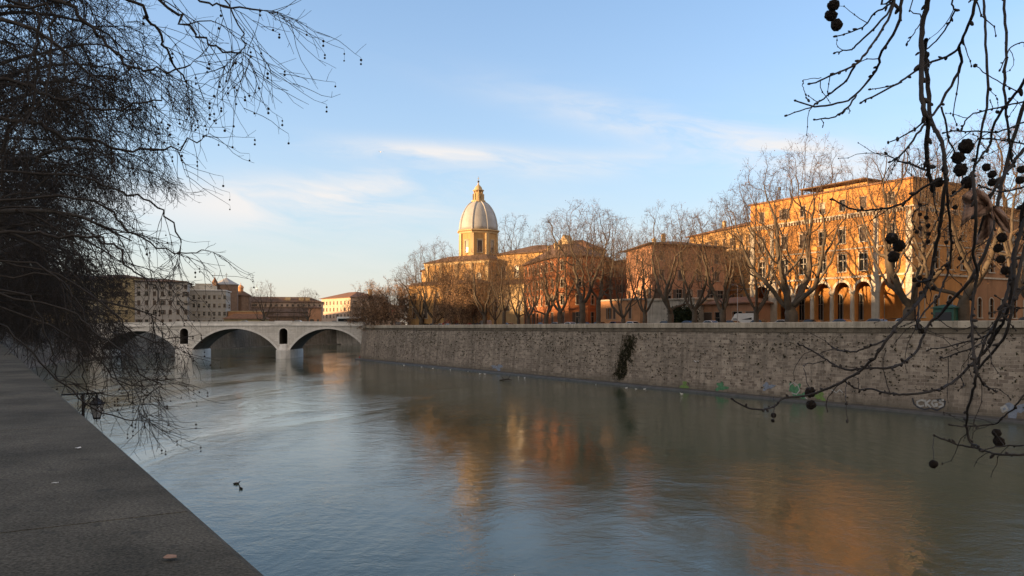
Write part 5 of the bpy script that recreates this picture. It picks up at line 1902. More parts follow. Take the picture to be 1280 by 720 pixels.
# the two long stems that cross the palace and sweep down to the water
hang([(1163, -60), (1161, -5), (1153, 33), (1152, 73), (1152, 110), (1155, 140), (1160, 153), (1158, 200), (1166, 235)], NB, 4.2, 2.6, 0)
hang([(1158, 50), (1155, 67), (1160, 100), (1163, 147), (1177, 177), (1182, 213), (1180, 244), (1174, 286), (1166, 330), (1158, 360), (1150, 376), (1129, 398), (1110, 423), (1087, 453), (1053, 477),
      (1013, 493), (980, 498), (967, 508), (943, 512), (917, 500)], NB + .1, 3.2, 1.1)
hang([(1180, 200), (1184, 245), (1188, 285), (1188, 327), (1180, 353), (1171, 372), (1152, 394), (1148, 410)], NB + .2, 1.8, 1.0)
hang([(1300, 90), (1282, 125), (1262, 190), (1250, 240), (1241, 283), (1232, 315), (1212, 350), (1193, 372), (1174, 394), (1160, 407), (1147, 437), (1130, 453), (1110, 460), (1087, 460), (1057, 462), (1033, 450), (1015, 438),
      (997, 430)], NB + .35, 3.0, 1.0, 2)
hang([(1033, 450), (1018, 454), (1007, 455), (1005, 461), (1012, 487)], NB + .35, .7, .5, buds=False)
hang([(1057, 478), (1073, 487), (1087, 486), (1113, 492), (1133, 493), (1167, 489), (1190, 478), (1213, 457), (1233, 437), (1250, 410), (1260, 385), (1267, 350), (1270, 311), (1284, 268), (1310, 240)][::-1], NB + .15, 3.0, 1.0, 3)
hang([(1215, 215), (1219, 250), (1219, 283), (1217, 318), (1222, 340), (1217, 369), (1215, 400), (1217, 443), (1220, 467), (1218, 483), (1210, 510), (1208, 533), (1213, 552), (1223, 558)], NB - .1, 2.2, 1.5)
hang([(1219, 465), (1230, 480), (1245, 490)], NB - .1, 1.5, 1.0)
hang([(1310, 570), (1280, 568), (1248, 568), (1220, 560), (1193, 555), (1168, 544)], NB, 2.0, 1.1, 4)
hang([(1300, 555), (1280, 557), (1250, 558), (1228, 563)], NB - .1, 1.2, .8, 4)
hang([(1168, 544), (1166, 555), (1167, 574)], NB, .45, .4, buds=False)
hang([(1320, 455), (1292, 478), (1280, 493), (1270, 507), (1253, 523), (1243, 530), (1208, 533), (1188, 531)], NB + .2, 1.4, .9, 4)
hang([(1107, 425), (1085, 434), (1067, 440), (1050, 438), (1040, 434)], NB + .1, 1.3, .8)
hang([(1250, 408), (1238, 416), (1227, 422), (1197, 430), (1160, 438)], NB + .2, 1.5, .8)
hang([(1232, 425), (1215, 435), (1200, 440), (1177, 448)], NB + .25, 1.2, .7)
hang([(1058, 478), (1057, 490), (1058, 503), (1059, 525)], NB + .1, .45, .4)
hang([(967, 496), (967, 506), (967, 524)], NB + .1, .5, .45, buds=False)
# upper fans
for pth, r0, r1, dd in (
    ([(1125, -50), (1118, -2), (1093, 17), (1077, 35), (1045, 45)], 2.0, .8, 0),
    ([(1122, -50), (1114, 6), (1097, 30), (1070, 57), (1062, 62), (1043, 66)], 2.0, .8, .1),
    ([(1124, -50), (1118, 4), (1103, 37), (1090, 55), (1070, 80), (1037, 95), (1012, 106)], 2.4, 1.0, -.1),
    ([(1133, -50), (1127, 0), (1123, 30), (1103, 63), (1095, 88), (1070, 118), (1053, 128), (1018, 133), (995, 125)], 2.6, 1.0, .15),
    ([(1225, -50), (1220, 0), (1207, 40), (1193, 65), (1167, 77), (1140, 92), (1117, 108), (1077, 127)], 2.6, 1.1, .05),
    ([(1236, -50), (1230, 0), (1232, 43), (1235, 110), (1227, 163), (1220, 200), (1212, 240)], 2.0, 1.4, .2),
    ([(1258, -50), (1255, 0), (1258, 50), (1255, 110), (1260, 163), (1266, 205)], 2.2, 1.5, .3),
    ([(1195, -50), (1190, 0), (1192, 17), (1177, 43), (1160, 60), (1147, 67)], 1.4, .9, .1),
    ([(1165, -40), (1153, 22), (1143, 40), (1133, 55)], 1.0, .6, .1),
):
    hang(pth, NB + dd, r0, r1, 0)
for pth, r0, r1, dd in (
    ([(1070, 80), (1055, 103), (1030, 123), (1013, 134), (983, 144)], 1.5, .7, -.1),
    ([(1070, 120), (1057, 137), (1040, 147), (1018, 149)], 1.3, .8, .15),
    ([(1027, 97), (1005, 100), (1005, 113), (1011, 125)], .5, .45, -.1),
    ([(1127, 103), (1108, 109), (1088, 112)], 1.0, .6, .05),
    ([(1199, 60), (1200, 83), (1180, 123), (1163, 147), (1150, 163), (1127, 193), (1113, 202)], 2.2, 1.0, .05),
    ([(1122, 201), (1140, 206), (1153, 210)], 1.2, .8, .05),
    ([(1177, 133), (1187, 177), (1197, 197), (1205, 228)], 1.3, .8, .1),
    ([(1177, 222), (1149, 238), (1126, 255), (1097, 262), (1067, 262), (1040, 249)], 1.8, 1.0, .1),
    ([(1118, 259), (1118, 275), (1117, 294)], .6, .5, .1),
    ([(1158, 213), (1140, 206), (1123, 201), (1107, 192)], 1.4, .8, .1),
    ([(1152, 205), (1150, 235), (1150, 285)], .5, .4, .1), ([(1160, 212), (1158, 250), (1160, 302)], .5, .4, .15),
    ([(1180, 290), (1184, 312), (1183, 330)], .45, .4, .1), ([(1163, 350), (1150, 352), (1142, 348)], 1.6, 1.0, .1),
    ([(1150, 365), (1148, 390), (1146, 410)], 1.3, 1.0, .15), ([(1174, 286), (1190, 294), (1200, 322)], .6, .4, .1),
    ([(1217, 80), (1240, 97), (1273, 115)], .6, .8, .1), ([(1235, 110), (1246, 122), (1247, 138)], .5, .4, .1),
    ([(1160, 255), (1145, 262), (1140, 275), (1146, 290)], .8, .6, .05),
):
    hang(pth, NB + dd, r0, r1)
for pth, r0, r1, dd, lk in (
    ([(1310, 70), (1282, 100), (1270, 117), (1243, 153), (1237, 180), (1223, 200), (1205, 232), (1190, 244)], 2.6, 1.2, .1, 2),
    ([(1310, 118), (1280, 127), (1240, 136), (1213, 145), (1203, 160)], 1.3, .9, .0, 2),
    ([(1310, 144), (1280, 153), (1247, 165), (1215, 164), (1180, 165)], 1.5, .9, .15, 2),
    ([(1310, 188), (1280, 180), (1250, 175), (1227, 173)], 1.5, .9, .25, 2),
    ([(1320, 150), (1280, 187), (1260, 213), (1247, 230), (1232, 262), (1222, 300)], 3.2, 1.4, .2, 3),
    ([(1310, 215), (1280, 257), (1276, 290), (1267, 318), (1263, 345), (1258, 372), (1251, 388), (1238, 425)], 3.4, 1.8, .1, 3),
    ([(1320, 320), (1280, 359), (1262, 380), (1248, 398), (1230, 430), (1222, 462)], 2.6, 1.4, .3, 3),
    ([(1320, 250), (1285, 300), (1272, 350), (1262, 400), (1250, 430), (1221, 462)], 3.0, 1.6, .0, 3),
    ([(1310, 40), (1278, 52), (1262, 62), (1250, 88)], 1.2, .7, .1, 2),
    ([(1320, 200), (1290, 228), (1272, 236), (1250, 240), (1225, 232)], 1.8, 1.0, .2, 2),
    ([(1320, 400), (1285, 385), (1270, 386), (1245, 370)], 1.2, .7, .2, 3),
):
    hang(pth, NB + dd, r0, r1, lk)
bm_ = bmesh.new(); bm_.from_mesh(tt.build('crown_twigs', M['twig_near'])); bm_.from_mesh(bud.mesh('crown_buds', M['twig_near'], True))
me_cr = bpy.data.meshes.new('crown'); bm_.to_mesh(me_cr); bm_.free(); me_cr.materials.append(M['twig_near'])
cro = place_mesh('crown', me_cr, HT)
# seed balls with a bristly surface
bm_ = bmesh.new(); bmesh.ops.create_icosphere(bm_, subdivisions=3, radius=1.0)
rb = random.Random(8)
for v in bm_.verts: v.co *= 1 + rb.uniform(-.16, .16)
me_ball = bpy.data.meshes.new('seed_ball'); bm_.to_mesh(me_ball); bm_.free(); me_ball.materials.append(M['ball'])
for (px, py, r, dd) in ((1042, 6, 7, 0), (1039, 19, 7, .05), (1046, 31, 7, 0), (1115, 298, 7.2, .1), (1124, 307, 7.4, .12), (1117, 321, 7, .1), (1208, 183, 8.5, .1), (1198, 197, 7.4, .1), (1201, 212, 8, .05),
                        (1210, 228, 7.6, .1), (1233, 209, 5, .2), (1240, 218, 5, .25), (1240, 228, 5, .2), (1217, 200, 2.6, .1), (1277, 212, 5, .1), (1275, 225, 5, .1), (1173, 228, 6, .1), (1193, 241, 3, .1),
                        (1194, 259, 3, .1), (1253, 297, 5.6, .1), (1248, 310, 5.6, .12), (1251, 324, 5.2, .1), (1257, 338, 5.2, .1), (1150, 256, 2.4, .1), (1150, 268, 2.4, .1), (1150, 285, 2.4, .1),
                        (1158, 272, 2.8, .15), (1160, 282, 2.8, .15), (1161, 292, 2.6, .15), (1160, 302, 2.8, .15), (1183, 303, 2.6, .1), (1200, 323, 2.6, .1), (1183, 332, 2.6, .1), (1143, 350, 3, .1), (1150, 347, 3, .1),
                        (1156, 350, 3, .1), (1148, 356, 3, .1), (1167, 360, 2.8, .1), (1013, 490, 6.6, .35), (1014, 506, 5.8, .35), (1167, 580, 5.2, 0), (1246, 541, 5.2, .1), (1249, 552, 6.4, .1), (967, 519, 3.2, .1),
                        (966, 526, 2.2, .1), (1148, 408, 4, .15), (1152, 414, 3.4, .15), (1146, 290, 2.6, .05), (1059, 526, 1.6, .1), (1058, 505, 1.6, .1), (1247, 140, 2.2, .1), (1219, 82, 2.4, .1)):
    dep = NB + dd
    b = place_mesh('seed_ball', me_ball, HT, W3(px, py, dep)); k = r * dep / 1000
    b.scale = (k, k, k * rb.uniform(.9, 1.1)); b.rotation_euler = (rb.uniform(0, 3), rb.uniform(0, 3), 0)


def dry_leaf(tip_pts, stem, dep, curl):
    """a curled plane leaf: outline of photo points round a midrib, bulged towards us"""
    rim = smooth_path([Vector((*p, 0)) for p in tip_pts + tip_pts[:1]], 4)[:-1]
    c = Vector((*stem, 0))
    m_ = MB()
    rings = []
    for f in (0.0, .3, .6, .85, 1.0):
        ring = []
        for i, p in enumerate(rim):
            q = c + (p - c) * f
            bul = curl * math.sin(math.pi * min(1, f) * .8) + .02 * f * math.sin(i * .9)
            ring.append(W3(q.x, q.y, dep - bul))
        rings.append(ring)
    n = len(rim)
    for a, b in zip(rings[:-1], rings[1:]):
        for i in range(n):
            j = (i + 1) % n
            m_.poly([a[i], b[i], b[j], a[j]])
    me = m_.mesh('dry_leaf', M['leaf_near'], True)
    o = place_mesh('dry_leaf', me, HT)
    so = o.modifiers.new('thickness', 'SOLIDIFY'); so.thickness = .0012
    return o


dry_leaf([(1201, 283), (1205, 258), (1203, 246), (1214, 237), (1228, 239), (1238, 250), (1240, 263), (1228, 270), (1216, 272)], (1234, 257), NB + .12, .05)
dry_leaf([(1238, 257), (1248, 259), (1258, 270), (1263, 290), (1255, 288), (1246, 279), (1240, 270)], (1238, 257), NB + .16, .03)
dry_leaf([(1234, 262), (1241, 275), (1238, 292), (1230, 300), (1221, 306), (1223, 290), (1227, 276)], (1235, 262), NB + .2, .03)


# ------------------------------------------------------------------ things on the far street
def car_mesh(kind):
    """side profile swept across the width with rounded shoulders; local x forward"""
    if kind == 'van':
        prof = [(-2.3, .45), (-2.35, 1.0), (-2.3, 2.05), (-2.1, 2.2), (1.0, 2.2), (1.35, 2.05), (1.95, 1.25), (2.35, 1.05), (2.42, .5), (2.3, .35), (-2.2, .35)]
        g = [(-2.0, 1.25), (-1.95, 1.95), (.95, 1.95), (1.25, 1.85), (1.72, 1.28)]
        hw = .95
    elif kind == 'hatch':
        prof = [(-1.85, .4), (-1.9, .85), (-1.8, 1.0), (-1.5, 1.4), (-1.1, 1.5), (.1, 1.5), (.4, 1.43), (1.05, .98), (1.8, .82), (1.92, .5), (1.85, .3), (-1.8, .3)]
        g = [(-1.6, 1.0), (-1.35, 1.36), (-1.0, 1.42), (.1, 1.42), (.36, 1.36), (.88, .99)]
        hw = .84
    else:
        prof = [(-2.15, .42), (-2.2, .85), (-2.1, .96), (-1.45, 1.02), (-.95, 1.4), (-.55, 1.47), (.3, 1.46), (.6, 1.4), (1.25, .98), (2.05, .82), (2.2, .5), (2.1, .3), (-2.05, .3)]
        g = [(-1.35, 1.02), (-.92, 1.34), (-.5, 1.4), (.3, 1.39), (.56, 1.33), (1.1, .98)]
        hw = .87
    b = MB()
    n = len(prof)

    def wd(z): return hw if z < 1.0 else hw - .16 * min(1, (z - 1.0) / .5)
    for i in range(n):
        j = (i + 1) % n
        p, q = prof[i], prof[j]
        b.poly([(p[0], -wd(p[1]), p[1]), (q[0], -wd(q[1]), q[1]), (q[0], wd(q[1]), q[1]), (p[0], wd(p[1]), p[1])])
    for s in (-1, 1):
        ring = [(x, s * wd(z), z) for x, z in prof]
        b.poly(ring if s > 0 else ring[::-1])
    w = MB()
    for s in (-1, 1):
        ring = [(x, s * (wd(z) + .012), z) for x, z in g]
        w.poly(ring if s > 0 else ring[::-1])
    a, c = g[-1], g[-2]
    w.poly([(a[0] + .05, -.7, a[1] + .03), (a[0] + .05, .7, a[1] + .03), (c[0] + .07, .62, c[1] + .03), (c[0] + .07, -.62, c[1] + .03)])
    a, c = g[0], g[1]
    w.poly([(a[0] - .1, .7, a[1] + .06), (a[0] - .1, -.7, a[1] + .06), (c[0] - .1, -.62, c[1] + .05), (c[0] - .1, .62, c[1] + .05)])
    wx = (prof[0][0] + .75, -prof[0][0] - .8)
    return b, w, wx, hw


M['tyre'] = mat_plain('tyre_rubber', (.02, .02, .02), rough=.9)
M['rim'] = mat_plain('wheel_rim', (.4, .4, .42), rough=.35, metallic=.8)
M['lamp_glass'] = mat_plain('headlamp_glass', (.5, .5, .5), rough=.2)
tm = MB(); tm.lathe([(.18, -.09), (.29, -.1), (.32, -.06), (.32, .06), (.29, .1), (.18, .09)], 16)
TYRE = tm.mesh('tyre', M['tyre']); TYRE.transform(Matrix.Rotation(R(90), 4, 'X'))
rm_ = MB(); rm_.lathe([(.05, -.11), (.19, -.1), (.19, .1), (.05, .11)], 12)
RIM = rm_.mesh('rim', M['rim']); RIM.transform(Matrix.Rotation(R(90), 4, 'X'))
_car = {}
PAINTS = {'white': (.75, .75, .73), 'black': (.015, .015, .017), 'silver': (.45, .46, .47), 'grey': (.12, .12, .13), 'blue': (.03, .06, .16), 'red': (.42, .02, .02), 'green': (.04, .09, .06), 'beige': (.42, .37, .28)}


def car(kind, colour, loc, rz, label, group):
    if (kind, colour) not in _car:
        b, w, wx, hw = car_mesh(kind)
        pm = M.get('paint_' + colour) or mat_plain('paint_' + colour, PAINTS[colour], rough=.25)
        M['paint_' + colour] = pm
        me = b.mesh('body', pm)
        r = empty('parked_car' if kind != 'van' else 'parked_van')
        bo = place_mesh('body', me, r)
        bv = bo.modifiers.new('soft_edges', 'BEVEL'); bv.width = .05; bv.segments = 2; bv.limit_method = 'ANGLE'
        place_mesh('windows', w.mesh('windows', M['glass']), r)
        for x in wx:
            for s in (-1, 1):
                t = place_mesh('wheel', TYRE, r, (x, s * (hw - .08), .32)); t.name = 'wheel'
                place_mesh('rim', RIM, t)
        for s in (-1, 1):
            h = MB(); x1 = -wx[0] + 1.0 if kind != 'van' else 2.3
            h.ell((max(p[0] for p in [(wx[1] + .62, 0)]), s * hw * .7, .72), (.1, .17, .1), 8, 6)
            h.build('headlight', M['lamp_glass'], r)
        _car[(kind, colour)] = r
        o = r
    else:
        o = copy_tree(_car[(kind, colour)])
    o.location = loc; o.rotation_euler = (0, 0, rz)
    tag(o, label, 'van' if kind == 'van' else 'car', group)
    return o


wr = math.atan2(WD.y, WD.x)
CG = 'cars parked behind the far parapet'
places = ['before the palace side wing', 'before the palace corner arch', 'before the middle of the palace arcade', 'by the great forked tree', 'before the low brown building', 'beside the dark hedge',
          'before the stained white low building', 'before the peach annex', 'before the dark red narrow house', 'before the rust-red building', 'at the rust-red building corner', 'before the church aisle',
          'before the church front', 'upstream of the church', 'under the dense bushy trees', 'at the bridge corner']
cpx = [1248, 1140, 1075, 1000, 925, 880, 830, 775, 762, 715, 668, 640, 590, 545, 495, 470]
kinds = [('sedan', 'white'), ('hatch', 'grey'), ('sedan', 'black'), ('hatch', 'silver'), ('sedan', 'blue'), ('hatch', 'black')]
used_l = set()
rc = random.Random(17)
k = 0
s = -3.0
while s < 196:
    p = Vector(eastp(s, 8.0))
    px = 640 + 1000 * p.x / p.y
    j = min(range(len(cpx)), key=lambda i: abs(cpx[i] - px))
    if rc.random() < .88:
        for _ in range(12):
            kd, cl = kinds[rc.randrange(len(kinds))]
            if (cl, kd, j) not in used_l: break
        if (cl, kd, j) not in used_l:
            used_l.add((cl, kd, j))
            nm = {'sedan': 'saloon car', 'hatch': 'hatchback'}[kd]
            car(kd, cl, (p.x, p.y, 10.91), wr + (math.pi if rc.random() < .5 else 0) + rc.gauss(0, .02), f'{cl} {nm} parked behind the river wall {places[j]}', CG)
    s += 5.6
q = east(562, 9.5); car('van', 'red', (q.x, q.y, 11.2), wr + .8, 'bright red van parked among the trees before the church', CG)
q = east(584, 7.6); car('hatch', 'red', (q.x, q.y, 10.91), wr, 'bright red hatchback parked before the church front', CG)
q = east(500, 9.5); car('van', 'white', (q.x, q.y, 10.91), wr, 'white van parked under the dense bushy trees', CG)
q = east(606, 9.5); car('van', 'silver', (q.x, q.y, 10.91), wr, 'silver van parked below the dome', CG)
q = east(930, 15.5); v_ = car('van', 'white', (q.x, q.y, 10.91), wr + .2, 'tall white van by the low brown building, beside the grey lamp post', CG); v_.scale = (1.1, 1.1, 1.3)

# bus and cars on the bridge
bus = empty('city_bus', (X(441, 296.5), 296.5, top_z(X(441, 296.5)) + .03)); tag(bus, 'long white city bus crossing the bridge toward the tree-lined bank', 'bus')
m_ = MB()
pr_b = [(-5.6, .35), (-5.7, .9), (-5.65, 2.8), (-5.45, 3.05), (5.4, 3.05), (5.62, 2.85), (5.75, 1.0), (5.7, .35)]
for i in range(8):
    p, q2_ = pr_b[i], pr_b[(i + 1) % 8]
    m_.poly([(p[0], -1.25, p[1]), (q2_[0], -1.25, q2_[1]), (q2_[0], 1.25, q2_[1]), (p[0], 1.25, p[1])])
m_.poly([(x, -1.25, z) for x, z in pr_b][::-1]); m_.poly([(x, 1.25, z) for x, z in pr_b])
bb = m_.build('body', M.get('paint_white'), bus)
m_ = MB()
for s_ in (-1, 1): m_.box(-5.2, 5.1, 1.24 * s_ - .02, 1.24 * s_ + .02, 1.2, 2.35)
m_.box(5.66, 5.735, -1.1, 1.1, 1.2, 2.6)
m_.build('windows', M['glass'], bus)
for x in (-3.2, 3.4):
    for s_ in (-1, 1):
        t = place_mesh('wheel', TYRE, bus, (x, s_ * 1.12, .47)); t.scale = (1.45, 1.45, 1.45); place_mesh('rim', RIM, t)
for px, cl, kd, lab in ((371, 'white', 'hatch', 'white hatchback crossing the bridge above the right-hand pier'), (305, 'silver', 'sedan', 'silver saloon car crossing the bridge above the middle arch'),
                        (418, 'black', 'sedan', 'black saloon car on the bridge just ahead of the bus')):
    lab = lab.replace('right-hand pier', 'pier nearest the bus')
    c_ = car(kd, cl, (X(px, 295), 295, top_z(X(px, 295)) + .03), math.pi, lab, 'vehicles on the bridge')

# people on the bridge pavement
def person_mesh(seed):
    rp_ = random.Random(seed); st = rp_.uniform(.12, .25)
    V_ = [(0, 0, .95), (0, 0, 1.2), (0, 0, 1.42), (0, 0, 1.53), (0, .01, 1.66), (.1, 0, .9), (.11, st, .5), (.11, st * .8, .08), (.11, st * .8 + .14, .04), (-.1, 0, .9), (-.11, -st * .6, .5), (-.11, -st * 1.4, .1),
          (-.11, -st * 1.4 + .12, .04), (.19, 0, 1.4), (.24, -.06, 1.13), (.22, .06, .88), (-.19, 0, 1.4), (-.24, .08, 1.13), (-.21, .16, .9)]
    E_ = [(0, 1), (1, 2), (2, 3), (3, 4), (0, 5), (5, 6), (6, 7), (7, 8), (0, 9), (9, 10), (10, 11), (11, 12), (2, 13), (13, 14), (14, 15), (2, 16), (16, 17), (17, 18)]
    rr = [.15, .14, .15, .06, .105, .1, .07, .05, .04, .1, .07, .05, .04, .07, .05, .035, .07, .05, .035]
    me = bpy.data.meshes.new('person'); me.from_pydata(V_, E_, []); return me, rr


for i, (px, lab, c_) in enumerate(((273.5, 'person in dark coat walking over the bridge near the middle arch', (.03, .03, .035)), (276.5, 'person in brown jacket walking beside a companion on the bridge', (.12, .07, .04)))):
    me, rr = person_mesh(i)
    me.materials.append(mat_plain('dark_clothes', c_, rough=.9))
    o = bpy.data.objects.new('person', me); col.objects.link(o)
    sk = o.modifiers.new('skin', 'SKIN')
    for v, r_ in zip(me.skin_vertices[0].data, rr): v.radius = (r_, r_)
    me.skin_vertices[0].data[0].use_root = True
    o.modifiers.new('smooth', 'SUBSURF').levels = 1
    Y_ = 291.4
    o.location = (X(px, Y_), Y_, top_z(X(px, Y_)) + .10 + .02); o.rotation_euler = (0, 0, R(90)); o.scale = (1, 1, 1)
    tag(o, lab, 'person')

# lamp post, signals, kiosk on the far street
q = east(922, 7.0)
lp_ = empty('street_lamp', (q.x, q.y, 10.9), wr); tag(lp_, 'slim grey lamp post before the low brown building', 'street lamp')
m_ = MB(); m_.lathe([(.14, 0), (.12, .6), (.075, .7), (.055, 7.4), (.04, 7.6)], 10); m_.tube([(0, 0, 7.5), (.4, 0, 7.8), (.9, 0, 7.85)], .035, 6); m_.build('pole', M['rim'], lp_)
m_ = MB(); m_.ell((1.15, 0, 7.8), (.35, .14, .1), 10, 6); m_.build('lamp_head', M['rim'], lp_)
for px, no, lab in ((521, 7.2, 'traffic light glowing red among the dense bushy trees'),):
    q = east(px, no); ts = empty('traffic_light', (q.x, q.y, 10.9), wr); tag(ts, lab, 'traffic light')
    m_ = MB(); m_.lathe([(.09, 0), (.07, 4.6)], 8); m_.build('pole', M['iron'], ts)
    m_ = MB(); m_.box(-.28, .28, -.2, .2, 4.5, 5.7); hd = m_.build('signal_head', M['iron'], ts)
    M['red_lamp'] = mat_plain('red_signal', (.5, .02, .02), emit=(1, .05, .04))
    m_ = MB(); m_.ell((0, .22, 5.4), (.24, .06, .24), 12, 6); m_.build('red_lens', M['red_lamp'], hd)
    m_ = MB(); m_.ell((0, .205, 4.85), (.16, .03, .16), 10, 6); m_.build('dark_lens', M['glass'], hd)
q = east(492, 6.0)
sg = empty('road_sign', (q.x, q.y, 10.9), wr + 1.0); tag(sg, 'red panel sign on a post under the bushy trees near the bridge', 'sign')
m_ = MB(); m_.lathe([(.06, 0), (.06, 6.0)], 8); m_.build('pole', M['iron'], sg)
m_ = MB(); m_.box(-.75, .75, -.1, -.05, 4.6, 6.4); m_.build('panel', mat_plain('red_sign_paint', (.35, .04, .03), rough=.6), sg)
q = east(1184, 4.2)
kq = empty('green_kiosk', (q.x, q.y, 10.9), math.atan2(-WD.y, -WD.x)); tag(kq, 'dark green street kiosk behind the wall by the palace side wing', 'kiosk')
M['green_paint'] = mat_plain('green_paint', (.02, .085, .06), rough=.55)
m_ = MB(); m_.box(-1.4, 1.4, -.9, .9, 0, 2.7); m_.build('body', M['green_paint'], kq)
m_ = MB(); m_.box(-1.65, 1.65, -1.15, 1.15, 2.702, 2.82); m_.prism([(-1.6, -1.1), (1.6, -1.1), (1.6, 1.1), (-1.6, 1.1)], 2.825, 3.2, k=.3); m_.build('roof', M['green_paint'], kq)
m_ = MB(); m_.box(-1.1, 1.1, -.94, -.885, 1.1, 2.2); m_.build('hatch', M['iron'], kq)

# clipped evergreen hedge before the white building
rh = random.Random(44)
ha, hb = east(843, 9.8), east(866, 9.8)
qd = []
for i in range(5200):
    t = rh.random(); w_ = rh.gauss(0, .7); hgt = rh.uniform(0, 1) ** .7
    top = 3.6 + .7 * math.sin(t * 9) + .35 * math.sin(t * 31)
    p = ha + (hb - ha) * t
    c = (p.x - WN.x * w_ * 1.3, p.y - WN.y * w_ * 1.3, 10.9 + .1 + hgt * top)
    u = unit((rh.gauss(0, 1), rh.gauss(0, 1), rh.gauss(0, 1))); v = side_dir(rh, u, 1.57); s_ = rh.uniform(.12, .26)
    qd.append([[c[k_] + u[k_] * s_ * a + v[k_] * s_ * b * .6 for k_ in range(3)] for a, b in ((-1, 0), (0, -1), (1, 0), (0, 1))])
hst = Twigs()
for i in range(16):
    p = ha + (hb - ha) * ((i + .5) / 16)
    hst.add([(p.x, p.y, 10.9), (p.x + rh.gauss(0, .1), p.y, 12.2), (p.x + rh.gauss(0, .2), p.y, 13.8)], [.05, .04, .02], 5, 1)
tag(place_mesh('hedge', hst.build('hedge', [M['hedge'], M['bark']], extra=(np.array(qd), 0))), 'dark green evergreen hedge before the stained white low building', 'hedge')


# ------------------------------------------------------------------ things on the east wall
def on_wall(px, py, off=0.0):
    """point of the battered wall face seen at a photo column/row"""
    o = .7
    for _ in range(6):
        t = (px - 640) / 1000
        Y = (100.2 - o) / (.855 * t + .518)
        z = Z(py, Y)
        o = 1.2 + (z - .4) / 9.9 * (.22 - 1.2)
    return Vector((t * Y, Y, z)) + Vector((WN.x, WN.y, .1)) * (off + .05)


def wall_xyz(s, z, off=0.0):
    o = 1.2 + (z - .4) / 9.9 * (.22 - 1.2) + off
    p = W0 + WD * s + WN * o
    return Vector((p.x, p.y, z))


# dark dry creeper hanging in a slanting streak
rv = random.Random(91)
cq = []; ct = Twigs()
for i in range(5200):
    t = rv.random() ** .8
    cx = 790 - 15 * t + rv.gauss(0, 3.6 + 2.0 * t) * (1 - .45 * max(0, t - .7) / .3); cy = 420 + 53 * t + rv.gauss(0, 1.5)
    if abs(cx - (781 + 6 * t)) < 1.0 and t > .55: continue
    if noise.noise(Vector((cx * .45, cy * .16, 2.0))) < rv.uniform(-.45, .12): continue
    c = on_wall(cx, cy, abs(rv.gauss(.10, .10)))
    u = unit((rv.gauss(0, 1), rv.gauss(0, 1), rv.gauss(0, 1))); v = side_dir(rv, u, 1.57); s_ = rv.uniform(.07, .16)
    cq.append([[c[k_] + u[k_] * s_ * a + v[k_] * s_ * b * .6 for k_ in range(3)] for a, b in ((-1, 0), (0, -1), (1, 0), (0, 1))])
for i in range(26):
    x0 = 786 + rv.gauss(0, 3)
    ct.add([tuple(on_wall(x0 + (771 + rv.gauss(0, 5) - x0) * f, 419 + 52 * f, .04)) for f in (0, .25, .5, .75, 1)], [.03, .026, .02, .016, .01], 4, 1)
tag(place_mesh('creeper', ct.build('creeper', [M['weed'], M['bark']], extra=(np.array(cq), 0))), 'dark withered creeper hanging down the stone river wall', 'creeper')
# countless small weeds rooted in the joints
wq = []
for i in range(5200):
    s_ = rv.uniform(-30, 208); z_ = 1.2 + 9.0 * rv.random() ** .6
    if noise.noise(Vector((s_ * .05, z_ * .2, 4))) < rv.uniform(-.5, .25): continue
    if s_ > 204: continue
    c0 = wall_xyz(s_, z_, .05)
    sz = rv.choice((.05, .06, .07, .09, .13)) * rv.uniform(.8, 1.3)
    for j in range(5):
        c = c0 + Vector((rv.gauss(0, sz * .6), rv.gauss(0, sz * .6), rv.gauss(-sz * .3, sz * .5)))
        u = unit((rv.gauss(0, 1), rv.gauss(0, 1), rv.gauss(0, 1))); v = side_dir(rv, u, 1.57)
        wq.append([[c[k_] + u[k_] * sz * a + v[k_] * sz * b * .7 for k_ in range(3)] for a, b in ((-1, 0), (0, -1), (1, 0), (0, 1))])
wt = Twigs(); wt.add([tuple(wall_xyz(5, 5, 0)), tuple(wall_xyz(5, 5.1, .1))], [.01, .01], 3)
tag(place_mesh('wall_weeds', wt.build('wall_weeds', M['weed'], extra=(np.array(wq), 0))), 'small dark weeds rooted in the joints of the river wall', None, None, 'stuff')

# graffiti
def stroke(mb, pts, wdt, off=.03):
    P = [on_wall(x, y, off) for x, y in pts]
    tang = Vector((WD.x, WD.y, 0)); upv = Vector((0, 0, 1))
    for a, b in zip(P[:-1], P[1:]):
        d = (b - a).normalized(); nrm = Vector((WN.x, WN.y, .1)); sd_v = d.cross(nrm).normalized() * wdt
        e = d * wdt * .4
        mb.poly([a - e + sd_v, a - e - sd_v, b + e - sd_v, b + e + sd_v][::-1])


def gcol(name, c): return mat(name, c, var=.35, scale=3.0, rough=.8)


gw, gd, gg, gb_, gy = gcol('white_spray', (.40, .39, .36)), gcol('dark_spray', (.05, .05, .055)), gcol('green_spray', (.09, .22, .11)), gcol('blue_spray', (.22, .25, .30)), gcol('lime_spray', (.16, .24, .07))


def blob(cx, cy, rx, ry, m_, seed, off=.02):
    r_ = random.Random(seed); b = MB()
    pts = []
    for k_ in range(26):
        a = 6.283 * k_ / 26; q_ = (1 + .35 * math.sin(a * 3 + seed) + .25 * math.sin(a * 5 + 2 * seed)) * (1 + r_.uniform(-.18, .18))
        pts.append(on_wall(cx + rx * q_ * math.cos(a), cy + ry * q_ * math.sin(a), off))
    c = on_wall(cx, cy, off)
    for k_ in range(26): b.poly([c, pts[(k_ + 1) % 26], pts[k_]])
    return b.build('graffiti', m_, east_wall)


